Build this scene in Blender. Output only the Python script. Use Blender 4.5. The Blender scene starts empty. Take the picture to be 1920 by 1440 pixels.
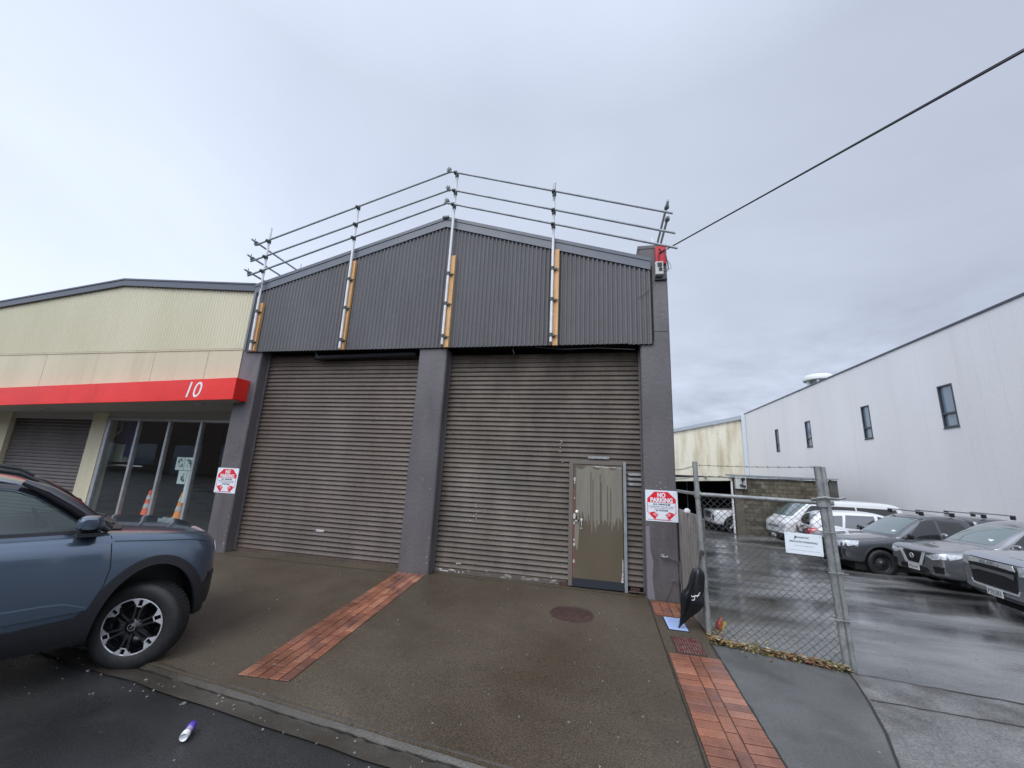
import bpy, bmesh, math, random
from mathutils import Vector, Matrix
from mathutils.bvhtree import BVHTree
random.seed(7)
R_ = math.radians
scene = bpy.context.scene
col = scene.collection

# ---------------------------------------------------------------- camera
cam_d = bpy.data.cameras.new('camera'); cam = bpy.data.objects.new('camera', cam_d); col.objects.link(cam)
scene.camera = cam
cam_d.sensor_width = 36.0; cam_d.lens = 744.45 / 1920 * 36.0
cam_d.clip_start = 0.05; cam_d.clip_end = 3000
def _rx(a): return Matrix.Rotation(a, 3, 'X')
def _ry(a): return Matrix.Rotation(a, 3, 'Y')
def _rz(a): return Matrix.Rotation(a, 3, 'Z')
_B = Matrix(((1, 0, 0), (0, 0, -1), (0, 1, 0)))
_Rm = _rz(0.0475867) @ _rx(-0.2188639) @ _ry(0.2199753) @ _B
CAM = Vector((0, -6.6, 1.62))
_m = Matrix((_Rm[0], -_Rm[1], -_Rm[2])).transposed()
cam.matrix_world = Matrix.Translation(CAM) @ _m.to_4x4()

# ---------------------------------------------------------------- world (overcast sky)
SUN_EL, SUN_AZ = R_(52), R_(200)      # soft light from behind the camera, a little to the left
w = bpy.data.worlds.new("World"); scene.world = w; w.use_nodes = True
nt = w.node_tree; nt.nodes.clear()
def wn(t, **k):
    n = nt.nodes.new(t)
    for a, b in k.items(): setattr(n, a, b)
    return n
out = wn('ShaderNodeOutputWorld')
sky = wn('ShaderNodeTexSky', sky_type='NISHITA', sun_disc=False)
sky.sun_elevation = SUN_EL; sky.sun_rotation = SUN_AZ
bg1 = wn('ShaderNodeBackground'); bg1.inputs[1].default_value = 0.07
nt.links.new(sky.outputs[0], bg1.inputs[0])
tc = wn('ShaderNodeTexCoord')
sep = wn('ShaderNodeSeparateXYZ'); nt.links.new(tc.outputs['Generated'], sep.inputs[0])
def wmath(op, a, b=None, clamp=False):
    n = wn('ShaderNodeMath', operation=op, use_clamp=clamp)
    for i, v in enumerate((a, b)):
        if v is None: continue
        if isinstance(v, (int, float)): n.inputs[i].default_value = v
        else: nt.links.new(v, n.inputs[i])
    return n.outputs[0]
# cloud layer: project the direction on a flat ceiling so that clouds thin out to the horizon
zc = wmath('MAXIMUM', wmath('ADD', sep.outputs[2], 0.18), 0.1)
cx = wmath('DIVIDE', sep.outputs[0], zc); cy = wmath('DIVIDE', sep.outputs[1], zc)
comb = wn('ShaderNodeCombineXYZ'); nt.links.new(cx, comb.inputs[0]); nt.links.new(cy, comb.inputs[1])
n1 = wn('ShaderNodeTexNoise'); n1.inputs['Scale'].default_value = 0.75; n1.inputs['Detail'].default_value = 7; n1.inputs['Roughness'].default_value = 0.5
n1.inputs['Distortion'].default_value = 0.4
nt.links.new(comb.outputs[0], n1.inputs['Vector'])
n2 = wn('ShaderNodeTexNoise'); n2.inputs['Scale'].default_value = 2.3; n2.inputs['Detail'].default_value = 6; n2.inputs['Roughness'].default_value = 0.6
nt.links.new(comb.outputs[0], n2.inputs['Vector'])
ramp = wn('ShaderNodeValToRGB')
nt.links.new(n1.outputs['Fac'], ramp.inputs[0])
e = ramp.color_ramp.elements
e[0].position = 0.30; e[0].color = (0.560, 0.620, 0.760, 1)
e[1].position = 0.72; e[1].color = (0.715, 0.790, 0.945, 1)
# broad brightness: lighter low on the left, darker to the right; a bright break low on the right
az = wmath('MULTIPLY', sep.outputs[0], -0.22)
br = wmath('ADD', az, 0.94)
lowl = wmath('MULTIPLY', wmath('SUBTRACT', 0.62, sep.outputs[2]), wmath('MULTIPLY', wmath('SUBTRACT', 0.30, sep.outputs[0], True), 0.42))
br = wmath('ADD', br, lowl)
# finer mottling grows towards the horizon on the right
hor = wmath('SUBTRACT', 1.0, wmath('MULTIPLY', sep.outputs[2], 2.6), True)
rt = wmath('MULTIPLY', wmath('ADD', sep.outputs[0], 0.15, False), 1.6, True)
hr = wmath('MULTIPLY', hor, rt)
mot = wmath('MULTIPLY', wmath('SUBTRACT', n2.outputs['Fac'], 0.44), wmath('ADD', wmath('MULTIPLY', hr, 2.4), 0.06))
br = wmath('ADD', br, mot)
# the sky behind and above the camera is brighter than the part in view
back = wmath('MULTIPLY', sep.outputs[1], -1.0)
back = wmath('MULTIPLY', wmath('ADD', back, 0.1), 1.0, True)
top = wmath('MULTIPLY', wmath('SUBTRACT', sep.outputs[2], 0.72), 1.6, True)
glow = wmath('ADD', wmath('MULTIPLY', wmath('MULTIPLY', back, wmath('MULTIPLY', wmath('ADD', sep.outputs[2], 0.0), 2.0, True)), 2.0), wmath('MULTIPLY', top, 1.2))
br = wmath('ADD', br, glow)
mulc = wn('ShaderNodeVectorMath', operation='SCALE')
nt.links.new(ramp.outputs[0], mulc.inputs[0]); nt.links.new(br, mulc.inputs['Scale'])
bg2 = wn('ShaderNodeBackground'); nt.links.new(mulc.outputs[0], bg2.inputs[0]); bg2.inputs[1].default_value = 1.0
mixs = wn('ShaderNodeMixShader'); mixs.inputs[0].default_value = 0.93
nt.links.new(bg1.outputs[0], mixs.inputs[1]); nt.links.new(bg2.outputs[0], mixs.inputs[2]); nt.links.new(mixs.outputs[0], out.inputs[0])

# ---------------------------------------------------------------- sun (veiled by cloud)
sd = bpy.data.lights.new('sun', 'SUN'); so = bpy.data.objects.new('sun', sd); col.objects.link(so)
sd.energy = 1.3; sd.angle = R_(35); sd.color = (1.0, 0.97, 0.93)
_sdir = Vector((-0.25, -0.62, 0.85)).normalized()
so.rotation_euler = _sdir.to_track_quat('Z', 'Y').to_euler()

scene.view_settings.view_transform = 'Standard'; scene.view_settings.look = 'None'
scene.view_settings.exposure = 0.12; scene.view_settings.gamma = 1.0

# ---------------------------------------------------------------- materials
MATS = {}
def mat(name, c1, c2=None, rough=0.6, rough2=None, metal=0.0, scale=3.0, detail=5, stretch=(1, 1, 1), bump=0.0, bscale=40.0, bstretch=None,
        coat=0.0, contrast=(0.35, 0.65), rcontrast=None, rscale=None, rstretch=None, spec=0.5, fine=0.0, fscale=150.0, alpha=None, trans=0.0, emit=None, attr=None, stain=None):
    if name in MATS: return MATS[name]
    m = bpy.data.materials.new(name); m.use_nodes = True
    t = m.node_tree; N = t.nodes; Lk = t.links; b = N['Principled BSDF']
    b.inputs['Base Color'].default_value = (*c1, 1); b.inputs['Roughness'].default_value = rough; b.inputs['Metallic'].default_value = metal
    b.inputs['Specular IOR Level'].default_value = spec
    if coat: b.inputs['Coat Weight'].default_value = coat; b.inputs['Coat Roughness'].default_value = 0.04
    if trans: b.inputs['Transmission Weight'].default_value = trans
    if alpha is not None: b.inputs['Alpha'].default_value = alpha
    if emit: b.inputs['Emission Color'].default_value = (*emit[0], 1); b.inputs['Emission Strength'].default_value = emit[1]
    geo = N.new('ShaderNodeNewGeometry')
    def noise(sc, st, det=detail, rg=0.55):
        mp = N.new('ShaderNodeMapping'); mp.inputs['Scale'].default_value = st; Lk.new(geo.outputs['Position'], mp.inputs[0])
        n = N.new('ShaderNodeTexNoise'); n.inputs['Scale'].default_value = sc; n.inputs['Detail'].default_value = det; n.inputs['Roughness'].default_value = rg
        Lk.new(mp.outputs[0], n.inputs['Vector']); return n.outputs['Fac']
    def rr(src, lo, hi, a=0.0, bb=1.0):
        n = N.new('ShaderNodeMapRange'); n.inputs['From Min'].default_value = lo; n.inputs['From Max'].default_value = hi
        n.inputs['To Min'].default_value = a; n.inputs['To Max'].default_value = bb; Lk.new(src, n.inputs['Value']); return n.outputs[0]
    colr = None
    if attr:
        an = N.new('ShaderNodeAttribute'); an.attribute_name = attr; colr = an.outputs['Color']
    if c2 is not None:
        mx = N.new('ShaderNodeMix'); mx.data_type = 'RGBA'
        Lk.new(rr(noise(scale, stretch), *contrast), mx.inputs['Factor'])
        if colr is not None:
            m2 = N.new('ShaderNodeMix'); m2.data_type = 'RGBA'; m2.blend_type = 'MULTIPLY'; m2.inputs['Factor'].default_value = 1
            mx.inputs['A'].default_value = (*c1, 1); mx.inputs['B'].default_value = (*c2, 1)
            Lk.new(colr, m2.inputs['A']); Lk.new(mx.outputs['Result'], m2.inputs['B']); colr = m2.outputs['Result']
        else:
            mx.inputs['A'].default_value = (*c1, 1); mx.inputs['B'].default_value = (*c2, 1); colr = mx.outputs['Result']
    if stain:
        sc_, st_, lo_, hi_, sk = stain
        sm = N.new('ShaderNodeMix'); sm.data_type = 'RGBA'; sm.blend_type = 'MULTIPLY'; Lk.new(rr(noise(sc_, st_, 10, 0.62), lo_, hi_), sm.inputs['Factor'])
        if colr is None: sm.inputs['A'].default_value = (*c1, 1)
        else: Lk.new(colr, sm.inputs['A'])
        sm.inputs['B'].default_value = (*sk, 1); colr = sm.outputs['Result']
    if fine:
        fm = N.new('ShaderNodeMix'); fm.data_type = 'RGBA'; fm.blend_type = 'MULTIPLY'; fm.inputs['Factor'].default_value = 1
        fr = rr(noise(fscale, (1, 1, 1), 3, 0.7), 0.3, 0.7, 1 - fine, 1 + fine)
        cb = N.new('ShaderNodeCombineColor'); [Lk.new(fr, cb.inputs[i]) for i in range(3)]
        if colr is None: fm.inputs['A'].default_value = (*c1, 1)
        else: Lk.new(colr, fm.inputs['A'])
        Lk.new(cb.outputs[0], fm.inputs['B']); colr = fm.outputs['Result']
    if colr is not None: Lk.new(colr, b.inputs['Base Color'])
    if rough2 is not None:
        Lk.new(rr(noise(rscale or scale * 0.7, rstretch or stretch), *(rcontrast or contrast), rough, rough2), b.inputs['Roughness'])
    if bump:
        bp = N.new('ShaderNodeBump'); bp.inputs['Strength'].default_value = bump; bp.inputs['Distance'].default_value = 0.01
        Lk.new(noise(bscale, bstretch or (1, 1, 1), 4, 0.6), bp.inputs['Height']); Lk.new(bp.outputs[0], b.inputs['Normal'])
    MATS[name] = m; return m

def glassmat(name, tint=(0.7, 0.85, 0.8), mixf=0.75):
    m = bpy.data.materials.new(name); m.use_nodes = True; t = m.node_tree; N = t.nodes; N.clear()
    o = N.new('ShaderNodeOutputMaterial'); tr = N.new('ShaderNodeBsdfTransparent'); tr.inputs[0].default_value = (*tint, 1)
    gl = N.new('ShaderNodeBsdfGlossy'); gl.inputs[0].default_value = (0.95, 1.0, 1.0, 1); gl.inputs['Roughness'].default_value = 0.015
    fr = N.new('ShaderNodeFresnel'); fr.inputs[0].default_value = 1.6
    mp = N.new('ShaderNodeMapRange'); mp.inputs['To Min'].default_value = 1 - mixf; mp.inputs['To Max'].default_value = 1.0
    t.links.new(fr.outputs[0], mp.inputs[0])
    gb = N.new('ShaderNodeNewGeometry'); iv = N.new('ShaderNodeMath'); iv.operation = 'SUBTRACT'; iv.inputs[0].default_value = 1.0; t.links.new(gb.outputs['Backfacing'], iv.inputs[1])
    ml = N.new('ShaderNodeMath'); ml.operation = 'MULTIPLY'; t.links.new(mp.outputs[0], ml.inputs[0]); t.links.new(iv.outputs[0], ml.inputs[1])
    mx = N.new('ShaderNodeMixShader'); t.links.new(ml.outputs[0], mx.inputs[0]); t.links.new(tr.outputs[0], mx.inputs[1]); t.links.new(gl.outputs[0], mx.inputs[2])
    t.links.new(mx.outputs[0], o.inputs[0]); return m

M_asph = mat('wet asphalt', (0.018, 0.018, 0.018), (0.036, 0.036, 0.036), rough=0.16, rough2=0.5, scale=1.3, bump=0.45, bscale=90, fine=0.6, fscale=130)
M_foot = mat('wet footpath concrete', (0.066, 0.050, 0.033), (0.104, 0.084, 0.060), rough=0.32, rough2=0.56, scale=0.6, detail=10, bump=0.5, bscale=100, fine=0.55, fscale=75, stain=(1.3, (1, 1, 1), .52, .72, (.78, .76, .75)), spec=.4)
M_slab = mat('wet grey concrete slab', (0.070, 0.071, 0.067), (0.115, 0.116, 0.110), rough=0.30, rough2=0.5, scale=1.0, detail=10, bump=0.3, bscale=120, fine=0.4, fscale=100, stain=(1.5, (1, 1, 1), .5, .62, (.7, .68, .66)))
M_yard = mat('wet yard asphalt', (0.022, 0.022, 0.022), (0.22, 0.22, 0.215), rough=0.05, rough2=0.40, scale=0.42, detail=11, stretch=(0.7, 1.6, 1), bump=0.10, bscale=50, fine=0.40, fscale=60, contrast=(0.36, 0.60), rcontrast=(0.44, 0.60), rscale=0.5)
M_gut = mat('gutter concrete', (0.042, 0.036, 0.028), (0.072, 0.062, 0.050), rough=0.30, rough2=0.6, scale=2.5, bump=0.35, bscale=60, fine=0.4, fscale=120)
M_pave = mat('wet clay pavers', (0.8, 0.8, 0.8), (1.1, 1.05, 1.0), rough=0.14, rough2=0.45, scale=3, bump=0.12, bscale=80, attr='tone', fine=0.4, stain=(2.2, (1, 1, 1), .46, .62, (.62, .60, .60)))
M_dgrey = mat('dark grey wall paint', (0.096, 0.086, 0.088), (0.136, 0.124, 0.126), rough=0.55, rough2=0.38, scale=1.2, detail=8, stretch=(1, 1, 0.5), bump=0.5, bscale=14, fine=0.14, fscale=30, stain=(1.3, (1.6, 1.6, .5), .52, .70, (.72, .70, .70)))
M_clad = mat('dark grey painted corrugated steel', (0.118, 0.113, 0.115), (0.140, 0.135, 0.137), rough=0.42, scale=0.9, stretch=(1.6, 1, 0.5), detail=8, fine=0.05, fscale=9, stain=(1.0, (1.5, 1, .35), .54, .75, (.88, .87, .86)))
M_flash = mat('grey roof flashing', (0.125, 0.135, 0.155), (0.15, 0.16, 0.18), rough=0.4, scale=2)
M_shut = mat('brown roller door paint', (0.068, 0.047, 0.036), (0.104, 0.075, 0.058), rough=0.6, rough2=0.45, scale=2.2, detail=8, stretch=(1, 1, 0.35), fine=0.3, fscale=26)
M_shut2 = mat('weathered roller door paint', (0.056, 0.042, 0.029), (0.125, 0.098, 0.072), rough=0.6, rough2=0.4, scale=2.2, detail=11, stretch=(1.1, 1, 0.5), contrast=(0.36, 0.74), fine=0.3, fscale=35)
M_shut3 = mat('grey brown roller door', (0.065, 0.055, 0.050), (0.10, 0.086, 0.078), rough=0.5, scale=2, stretch=(1, 1, 0.4), fine=0.2, fscale=24)
M_pale = mat('bare pale slat paint', (0.35, 0.36, 0.35), (0.22, 0.22, 0.21), rough=0.5, scale=12)
M_white = mat('white paint', (0.78, 0.78, 0.78), rough=0.4)
M_flake = mat('flaked white paint', (0.70, 0.68, 0.64), (0.30, 0.27, 0.25), rough=0.5, scale=25)
M_black = mat('black plastic', (0.012, 0.012, 0.014), rough=0.45)
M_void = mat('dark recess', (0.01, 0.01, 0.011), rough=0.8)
M_galv = mat('galvanised tube', (0.42, 0.44, 0.45), (0.30, 0.32, 0.33), rough=0.4, metal=0.5, scale=14, stretch=(1, 1, 0.4), fine=0.15, fscale=60)
M_galvd = mat('weathered galvanised post', (0.20, 0.21, 0.205), (0.30, 0.31, 0.30), rough=0.5, metal=0.3, scale=11, detail=8, bump=0.3, bscale=90, fine=0.3, fscale=70)
M_rail = mat('dull scaffold tube', (0.30, 0.33, 0.345), (0.42, 0.44, 0.45), rough=0.45, metal=0.15, scale=5)
M_post = mat('bright scaffold tube', (0.80, 0.80, 0.80), (0.66, 0.67, 0.67), rough=0.4, metal=0.0, scale=5)
M_clamp = mat('dark clamp steel', (0.06, 0.07, 0.07), (0.10, 0.11, 0.10), rough=0.5, metal=0.5, scale=20)
M_timb = mat('wet orange timber', (0.56, 0.29, 0.10), (0.72, 0.43, 0.19), rough=0.5, scale=3, stretch=(6, 6, 0.5), detail=6, fine=0.15, fscale=40)
M_cream = mat('cream painted wall', (0.54, 0.495, 0.345), (0.60, 0.55, 0.395), rough=0.7, scale=1.1, stretch=(1, 1, 0.3), detail=8, fine=0.06, fscale=30, stain=(.9, (2.5, 1, .25), .52, .74, (.84, .82, .78)))
M_creamc = mat('cream corrugated steel', (0.56, 0.52, 0.355), (0.62, 0.575, 0.405), rough=0.5, scale=0.7, stretch=(1, 1, 0.4))
M_red = mat('glossy red fascia', (0.70, 0.020, 0.015), (0.80, 0.032, 0.022), rough=0.28, rough2=.42, scale=1.1, spec=0.4, detail=8, fine=.05, fscale=20, stain=(1.5, (2, 1, .3), .55, .75, (.85, .8, .8)))
M_soff = mat('soffit paint', (0.34, 0.33, 0.29), rough=0.6)
M_alu = mat('aluminium frame', (0.48, 0.49, 0.50), (0.40, 0.41, 0.41), rough=0.35, metal=0.5, scale=8)
M_whtw = mat('white plaster wall', (0.71, 0.70, 0.69), (0.78, 0.77, 0.76), rough=0.75, scale=0.25, stretch=(1, 1, 0.35), detail=9, fine=0.05, fscale=14, bump=0.3, bscale=16, stain=(.7, (1, 2.2, .16), .55, .80, (.95, .95, .94)))
M_crea2 = mat('stained cream panel', (0.48, 0.42, 0.28), (0.70, 0.655, 0.52), rough=0.8, scale=0.9, stretch=(2.0, 1, 0.30), detail=9, contrast=(0.30, 0.56), fine=0.08, fscale=6)
M_block = None
M_steel = mat('dark window frame', (0.035, 0.042, 0.052), rough=0.4)
M_wglass = mat('blue grey window glass', (0.17, 0.22, 0.27), rough=0.05, spec=0.8, coat=0.5)
M_rubber = mat('tyre rubber', (0.014, 0.014, 0.015), (0.022, 0.022, 0.022), rough=0.6, scale=20, bump=0.2, bscale=60)
M_iron = mat('rusty iron cover', (0.045, 0.026, 0.022), (0.075, 0.040, 0.032), rough=0.4, rough2=0.6, scale=18, bump=0.6, bscale=60)
M_conc = mat('grey concrete', (0.20, 0.20, 0.19), (0.28, 0.27, 0.25), rough=0.7, scale=4, detail=8, fine=0.2)
M_glass = glassmat('shop glass', (0.93, 0.96, 0.95), 0.955)
M_cglass = glassmat('car glass', (0.62, 0.74, 0.69), 0.965)
M_chrome = mat('chrome', (0.78, 0.79, 0.80), rough=0.18, metal=0.35, coat=0.6)
M_lamp = mat('lamp lens', (0.75, 0.78, 0.80), (0.35, 0.38, 0.42), rough=0.08, coat=1.0, scale=22)
M_redl = mat('red lamp lens', (0.42, 0.008, 0.02), rough=0.12, coat=1.0)
M_plate = mat('number plate', (0.72, 0.72, 0.70), rough=0.4)
M_int = mat('car interior', (0.018, 0.018, 0.02), rough=0.8)

def blockmat():
    m = bpy.data.materials.new('mossy concrete blocks'); m.use_nodes = True; t = m.node_tree; N = t.nodes; b = N['Principled BSDF']; b.inputs['Roughness'].default_value = 0.8
    geo = N.new('ShaderNodeNewGeometry'); sp = N.new('ShaderNodeSeparateXYZ'); t.links.new(geo.outputs['Position'], sp.inputs[0])
    cb = N.new('ShaderNodeCombineXYZ'); t.links.new(sp.outputs[0], cb.inputs[0]); t.links.new(sp.outputs[2], cb.inputs[1])
    br = N.new('ShaderNodeTexBrick'); br.inputs['Scale'].default_value = 1.0; br.inputs['Brick Width'].default_value = 0.4; br.inputs['Row Height'].default_value = 0.2
    br.inputs['Mortar Size'].default_value = 0.014; br.inputs['Color1'].default_value = (0.10, 0.083, 0.05, 1); br.inputs['Color2'].default_value = (0.21, 0.185, 0.135, 1); br.inputs['Mortar'].default_value = (0.055, 0.052, 0.042, 1)
    t.links.new(cb.outputs[0], br.inputs['Vector'])
    n = N.new('ShaderNodeTexNoise'); n.inputs['Scale'].default_value = 1.4; n.inputs['Detail'].default_value = 9; n.inputs['Roughness'].default_value = 0.65; t.links.new(geo.outputs['Position'], n.inputs['Vector'])
    mr = N.new('ShaderNodeMapRange'); mr.inputs['From Min'].default_value = 0.38; mr.inputs['From Max'].default_value = 0.62; t.links.new(n.outputs['Fac'], mr.inputs[0])
    mx = N.new('ShaderNodeMix'); mx.data_type = 'RGBA'; mx.blend_type = 'MULTIPLY'; t.links.new(mr.outputs[0], mx.inputs['Factor']); t.links.new(br.outputs['Color'], mx.inputs['A']); mx.inputs['B'].default_value = (0.30, 0.30, 0.22, 1)
    t.links.new(mx.outputs['Result'], b.inputs['Base Color'])
    return m
M_block = blockmat()

# ---------------------------------------------------------------- mesh helpers
class MB:
    def __init__(s): s.v = []; s.f = []; s.mi = []; s.sm = []
    def add(s, vs, fs, mi=0, smooth=False):
        o = len(s.v); s.v += [tuple(p) for p in vs]; s.f += [tuple(i + o for i in f) for f in fs]; s.mi += [mi] * len(fs); s.sm += [smooth] * len(fs); return s
    def box(s, x0, x1, y0, y1, z0, z1, mi=0):
        v = [(x, y, z) for z in (z0, z1) for y in (y0, y1) for x in (x0, x1)]
        return s.add(v, [(0, 2, 3, 1), (4, 5, 7, 6), (0, 1, 5, 4), (2, 6, 7, 3), (0, 4, 6, 2), (1, 3, 7, 5)], mi)
    def obox(s, c, sx, sy, sz, rot=None, mi=0):
        m = Matrix.Translation(c) @ (rot.to_4x4() if rot else Matrix.Identity(4))
        v = [m @ Vector((x * sx / 2, y * sy / 2, z * sz / 2)) for z in (-1, 1) for y in (-1, 1) for x in (-1, 1)]
        return s.add(v, [(0, 2, 3, 1), (4, 5, 7, 6), (0, 1, 5, 4), (2, 6, 7, 3), (0, 4, 6, 2), (1, 3, 7, 5)], mi)
    def tube(s, p0, p1, r, n=10, mi=0, r1=None, cap=True):
        p0 = Vector(p0); p1 = Vector(p1); d = (p1 - p0).normalized(); a = d.orthogonal().normalized(); b = d.cross(a); r1 = r if r1 is None else r1
        vs = []
        for p, q in ((p0, r), (p1, r1)):
            for i in range(n):
                t = 2 * math.pi * i / n; vs.append(p + (a * math.cos(t) + b * math.sin(t)) * q)
        s.add(vs, [(i, (i + 1) % n, n + (i + 1) % n, n + i) for i in range(n)], mi, n > 5)
        if cap: s.add(vs[:n], [tuple(range(n - 1, -1, -1))], mi); s.add(vs[n:], [tuple(range(n))], mi)
        return s
    def path(s, pts, r, n=8, mi=0):
        pts = [Vector(p) for p in pts]; vs = []; m = len(pts); prev = None
        for i, p in enumerate(pts):
            d = (pts[min(i + 1, m - 1)] - pts[max(i - 1, 0)]).normalized()
            if prev is None: a = d.orthogonal().normalized()
            else: a = (prev - d * prev.dot(d)).normalized()
            prev = a; b = d.cross(a)
            rr = r[i] if isinstance(r, (list, tuple)) else r
            for k in range(n): t = 2 * math.pi * k / n; vs.append(p + (a * math.cos(t) + b * math.sin(t)) * rr)
        fs = [(i * n + k, i * n + (k + 1) % n, (i + 1) * n + (k + 1) % n, (i + 1) * n + k) for i in range(m - 1) for k in range(n)]
        s.add(vs, fs, mi, True); s.add(vs[:n], [tuple(range(n - 1, -1, -1))], mi); s.add(vs[-n:], [tuple(range(n))], mi); return s
    def lathe(s, prof, c=(0, 0, 0), axis='Z', n=24, mi=0, rot=None):
        # prof: list of (r, h); axis direction
        c = Vector(c); vs = []
        for (r, h) in prof:
            for k in range(n):
                t = 2 * math.pi * k / n; a, b = r * math.cos(t), r * math.sin(t)
                p = {'Z': Vector((a, b, h)), 'Y': Vector((a, h, b)), 'X': Vector((h, a, b))}[axis]
                if rot: p = rot @ p
                vs.append(c + p)
        m = len(prof)
        fs = [(i * n + k, i * n + (k + 1) % n, (i + 1) * n + (k + 1) % n, (i + 1) * n + k) for i in range(m - 1) for k in range(n)]
        s.add(vs, fs, mi, True); return s
    def prism(s, poly, y0, y1, mi=0, plane='XZ'):
        n = len(poly)
        def P(a, b, h): return {'XZ': (a, h, b), 'YZ': (h, a, b), 'XY': (a, b, h)}[plane]
        vs = [P(a, b, y0) for a, b in poly] + [P(a, b, y1) for a, b in poly]
        return s.add(vs, [tuple(range(n)), tuple(range(2 * n - 1, n - 1, -1))] + [(i, n + i, n + (i + 1) % n, (i + 1) % n) for i in range(n)], mi)
    def build(s, name, mats, parent=None, M=None, fixn=True, bevel=0, sharp=None):
        me = bpy.data.meshes.new(name); me.from_pydata(s.v, [], s.f)
        if not isinstance(mats, (list, tuple)): mats = [mats]
        for m in mats: me.materials.append(m)
        me.polygons.foreach_set('material_index', s.mi); me.polygons.foreach_set('use_smooth', s.sm)
        if fixn or bevel or sharp:
            bm = bmesh.new(); bm.from_mesh(me)
            if sharp or bevel: bmesh.ops.remove_doubles(bm, verts=bm.verts, dist=1e-5)
            if fixn: bmesh.ops.recalc_face_normals(bm, faces=bm.faces)
            if bevel:
                es = [e for e in bm.edges if len(e.link_faces) == 2 and e.calc_face_angle(0) > 0.5]
                bmesh.ops.bevel(bm, geom=es, offset=bevel, segments=2, profile=0.6, affect='EDGES')
            if sharp:
                for e in bm.edges: e.smooth = not (len(e.link_faces) == 2 and e.calc_face_angle(0) > sharp)
            bm.to_mesh(me); bm.free()
        me.update()
        o = bpy.data.objects.new(name, me); col.objects.link(o)
        if parent: o.parent = parent
        if M: o.matrix_local = M
        return o
def tag(o, label=None, cat=None, group=None, kind=None):
    if label: o['label'] = label
    if cat: o['category'] = cat
    if group: o['group'] = group
    if kind: o['kind'] = kind
    return o
def empty(name, loc=(0, 0, 0), rz=0, label=None, cat=None, group=None, parent=None):
    o = bpy.data.objects.new(name, None); col.objects.link(o); o.location = loc; o.rotation_euler = (0, 0, rz); o.empty_display_size = 0.2
    if parent: o.parent = parent
    return tag(o, label, cat, group)
def kids(o): return [c for c in bpy.data.objects if c.parent == o]
def copy_tree(o, parent=None):
    c = o.copy(); col.objects.link(c)
    c.parent = parent
    for k in kids(o): copy_tree(k, c)
    return c
def text(s, size, M, name, material, parent, width=None, extr=0.001, align='CENTER', shear=0, height=None, bold=0.0):
    cu = bpy.data.curves.new('t', 'FONT'); cu.body = s; cu.size = size; cu.extrude = extr; cu.align_x = align; cu.align_y = 'CENTER'; cu.shear = shear; cu.resolution_u = 3; cu.offset = bold
    ob = bpy.data.objects.new('t', cu); col.objects.link(ob)
    me = bpy.data.meshes.new_from_object(ob); bpy.data.objects.remove(ob); bpy.data.curves.remove(cu)
    xs = [v.co.x for v in me.vertices]; ys = [v.co.y for v in me.vertices]
    if width:
        k = width / (max(xs) - min(xs))
        for v in me.vertices: v.co.x *= k
    if height:
        k = height / (max(ys) - min(ys)); cyy = (max(ys) + min(ys)) / 2
        for v in me.vertices: v.co.y = (v.co.y - cyy) * k
    me.name = name; me.materials.clear(); me.materials.append(material)
    o = bpy.data.objects.new(name, me); col.objects.link(o); o.parent = parent; o.matrix_local = M; return o
def wallM(x, y, z): return Matrix.Translation((x, y, z)) @ Matrix.Rotation(math.pi / 2, 4, 'X')   # text facing -Y

# ---------------------------------------------------------------- ground heights
def lerp(t, a, b): return a + (b - a) * t
def interp(x, xs, ys):
    if x <= xs[0]: return ys[0]
    for i in range(len(xs) - 1):
        if x <= xs[i + 1]: return lerp((x - xs[i]) / (xs[i + 1] - xs[i]), ys[i], ys[i + 1])
    return ys[-1]
def gpath(x, y): return -0.08 + 0.04 * min(y, 0)
def gyard(x, y): return interp(y, [-1.3, 3, 6, 9, 14, 60], [-.132, -.50, -.66, -.84, -.88, -.88]) if y > -1.3 else gpath(x, y)
def kerbY(x): return -3.322 - 0.107 * (x + 3.91)
def strip(name, xs, fy0, fy1, zf, ny, m, kind='structure', dz=0.0):
    b = MB(); n = len(xs)
    for j in range(ny + 1):
        for x in xs:
            y = lerp(j / ny, fy0(x), fy1(x)); b.v.append((x, y, zf(x, y) + dz))
    for j in range(ny):
        for i in range(n - 1):
            b.f.append((j * n + i, j * n + i + 1, (j + 1) * n + i + 1, (j + 1) * n + i)); b.mi.append(0); b.sm.append(True)
    o = b.build(name, m, fixn=False); o['kind'] = kind; return o
def frange(a, b, n): return [a + (b - a) * i / n for i in range(n + 1)]

# ================================================================ SETTING
g = MB(); g.add([(-400, -400, -1.2), (400, -400, -1.2), (400, 400, -1.2), (-400, 400, -1.2)], [(0, 1, 2, 3)]); g.build('ground', M_asph, fixn=False)['kind'] = 'structure'
XS = frange(-40, 1.215, 60)
strip('footpath', XS, kerbY, lambda x: 0.27, gpath, 12, M_foot)
def lipf(x, y): return gpath(x, y)
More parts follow.
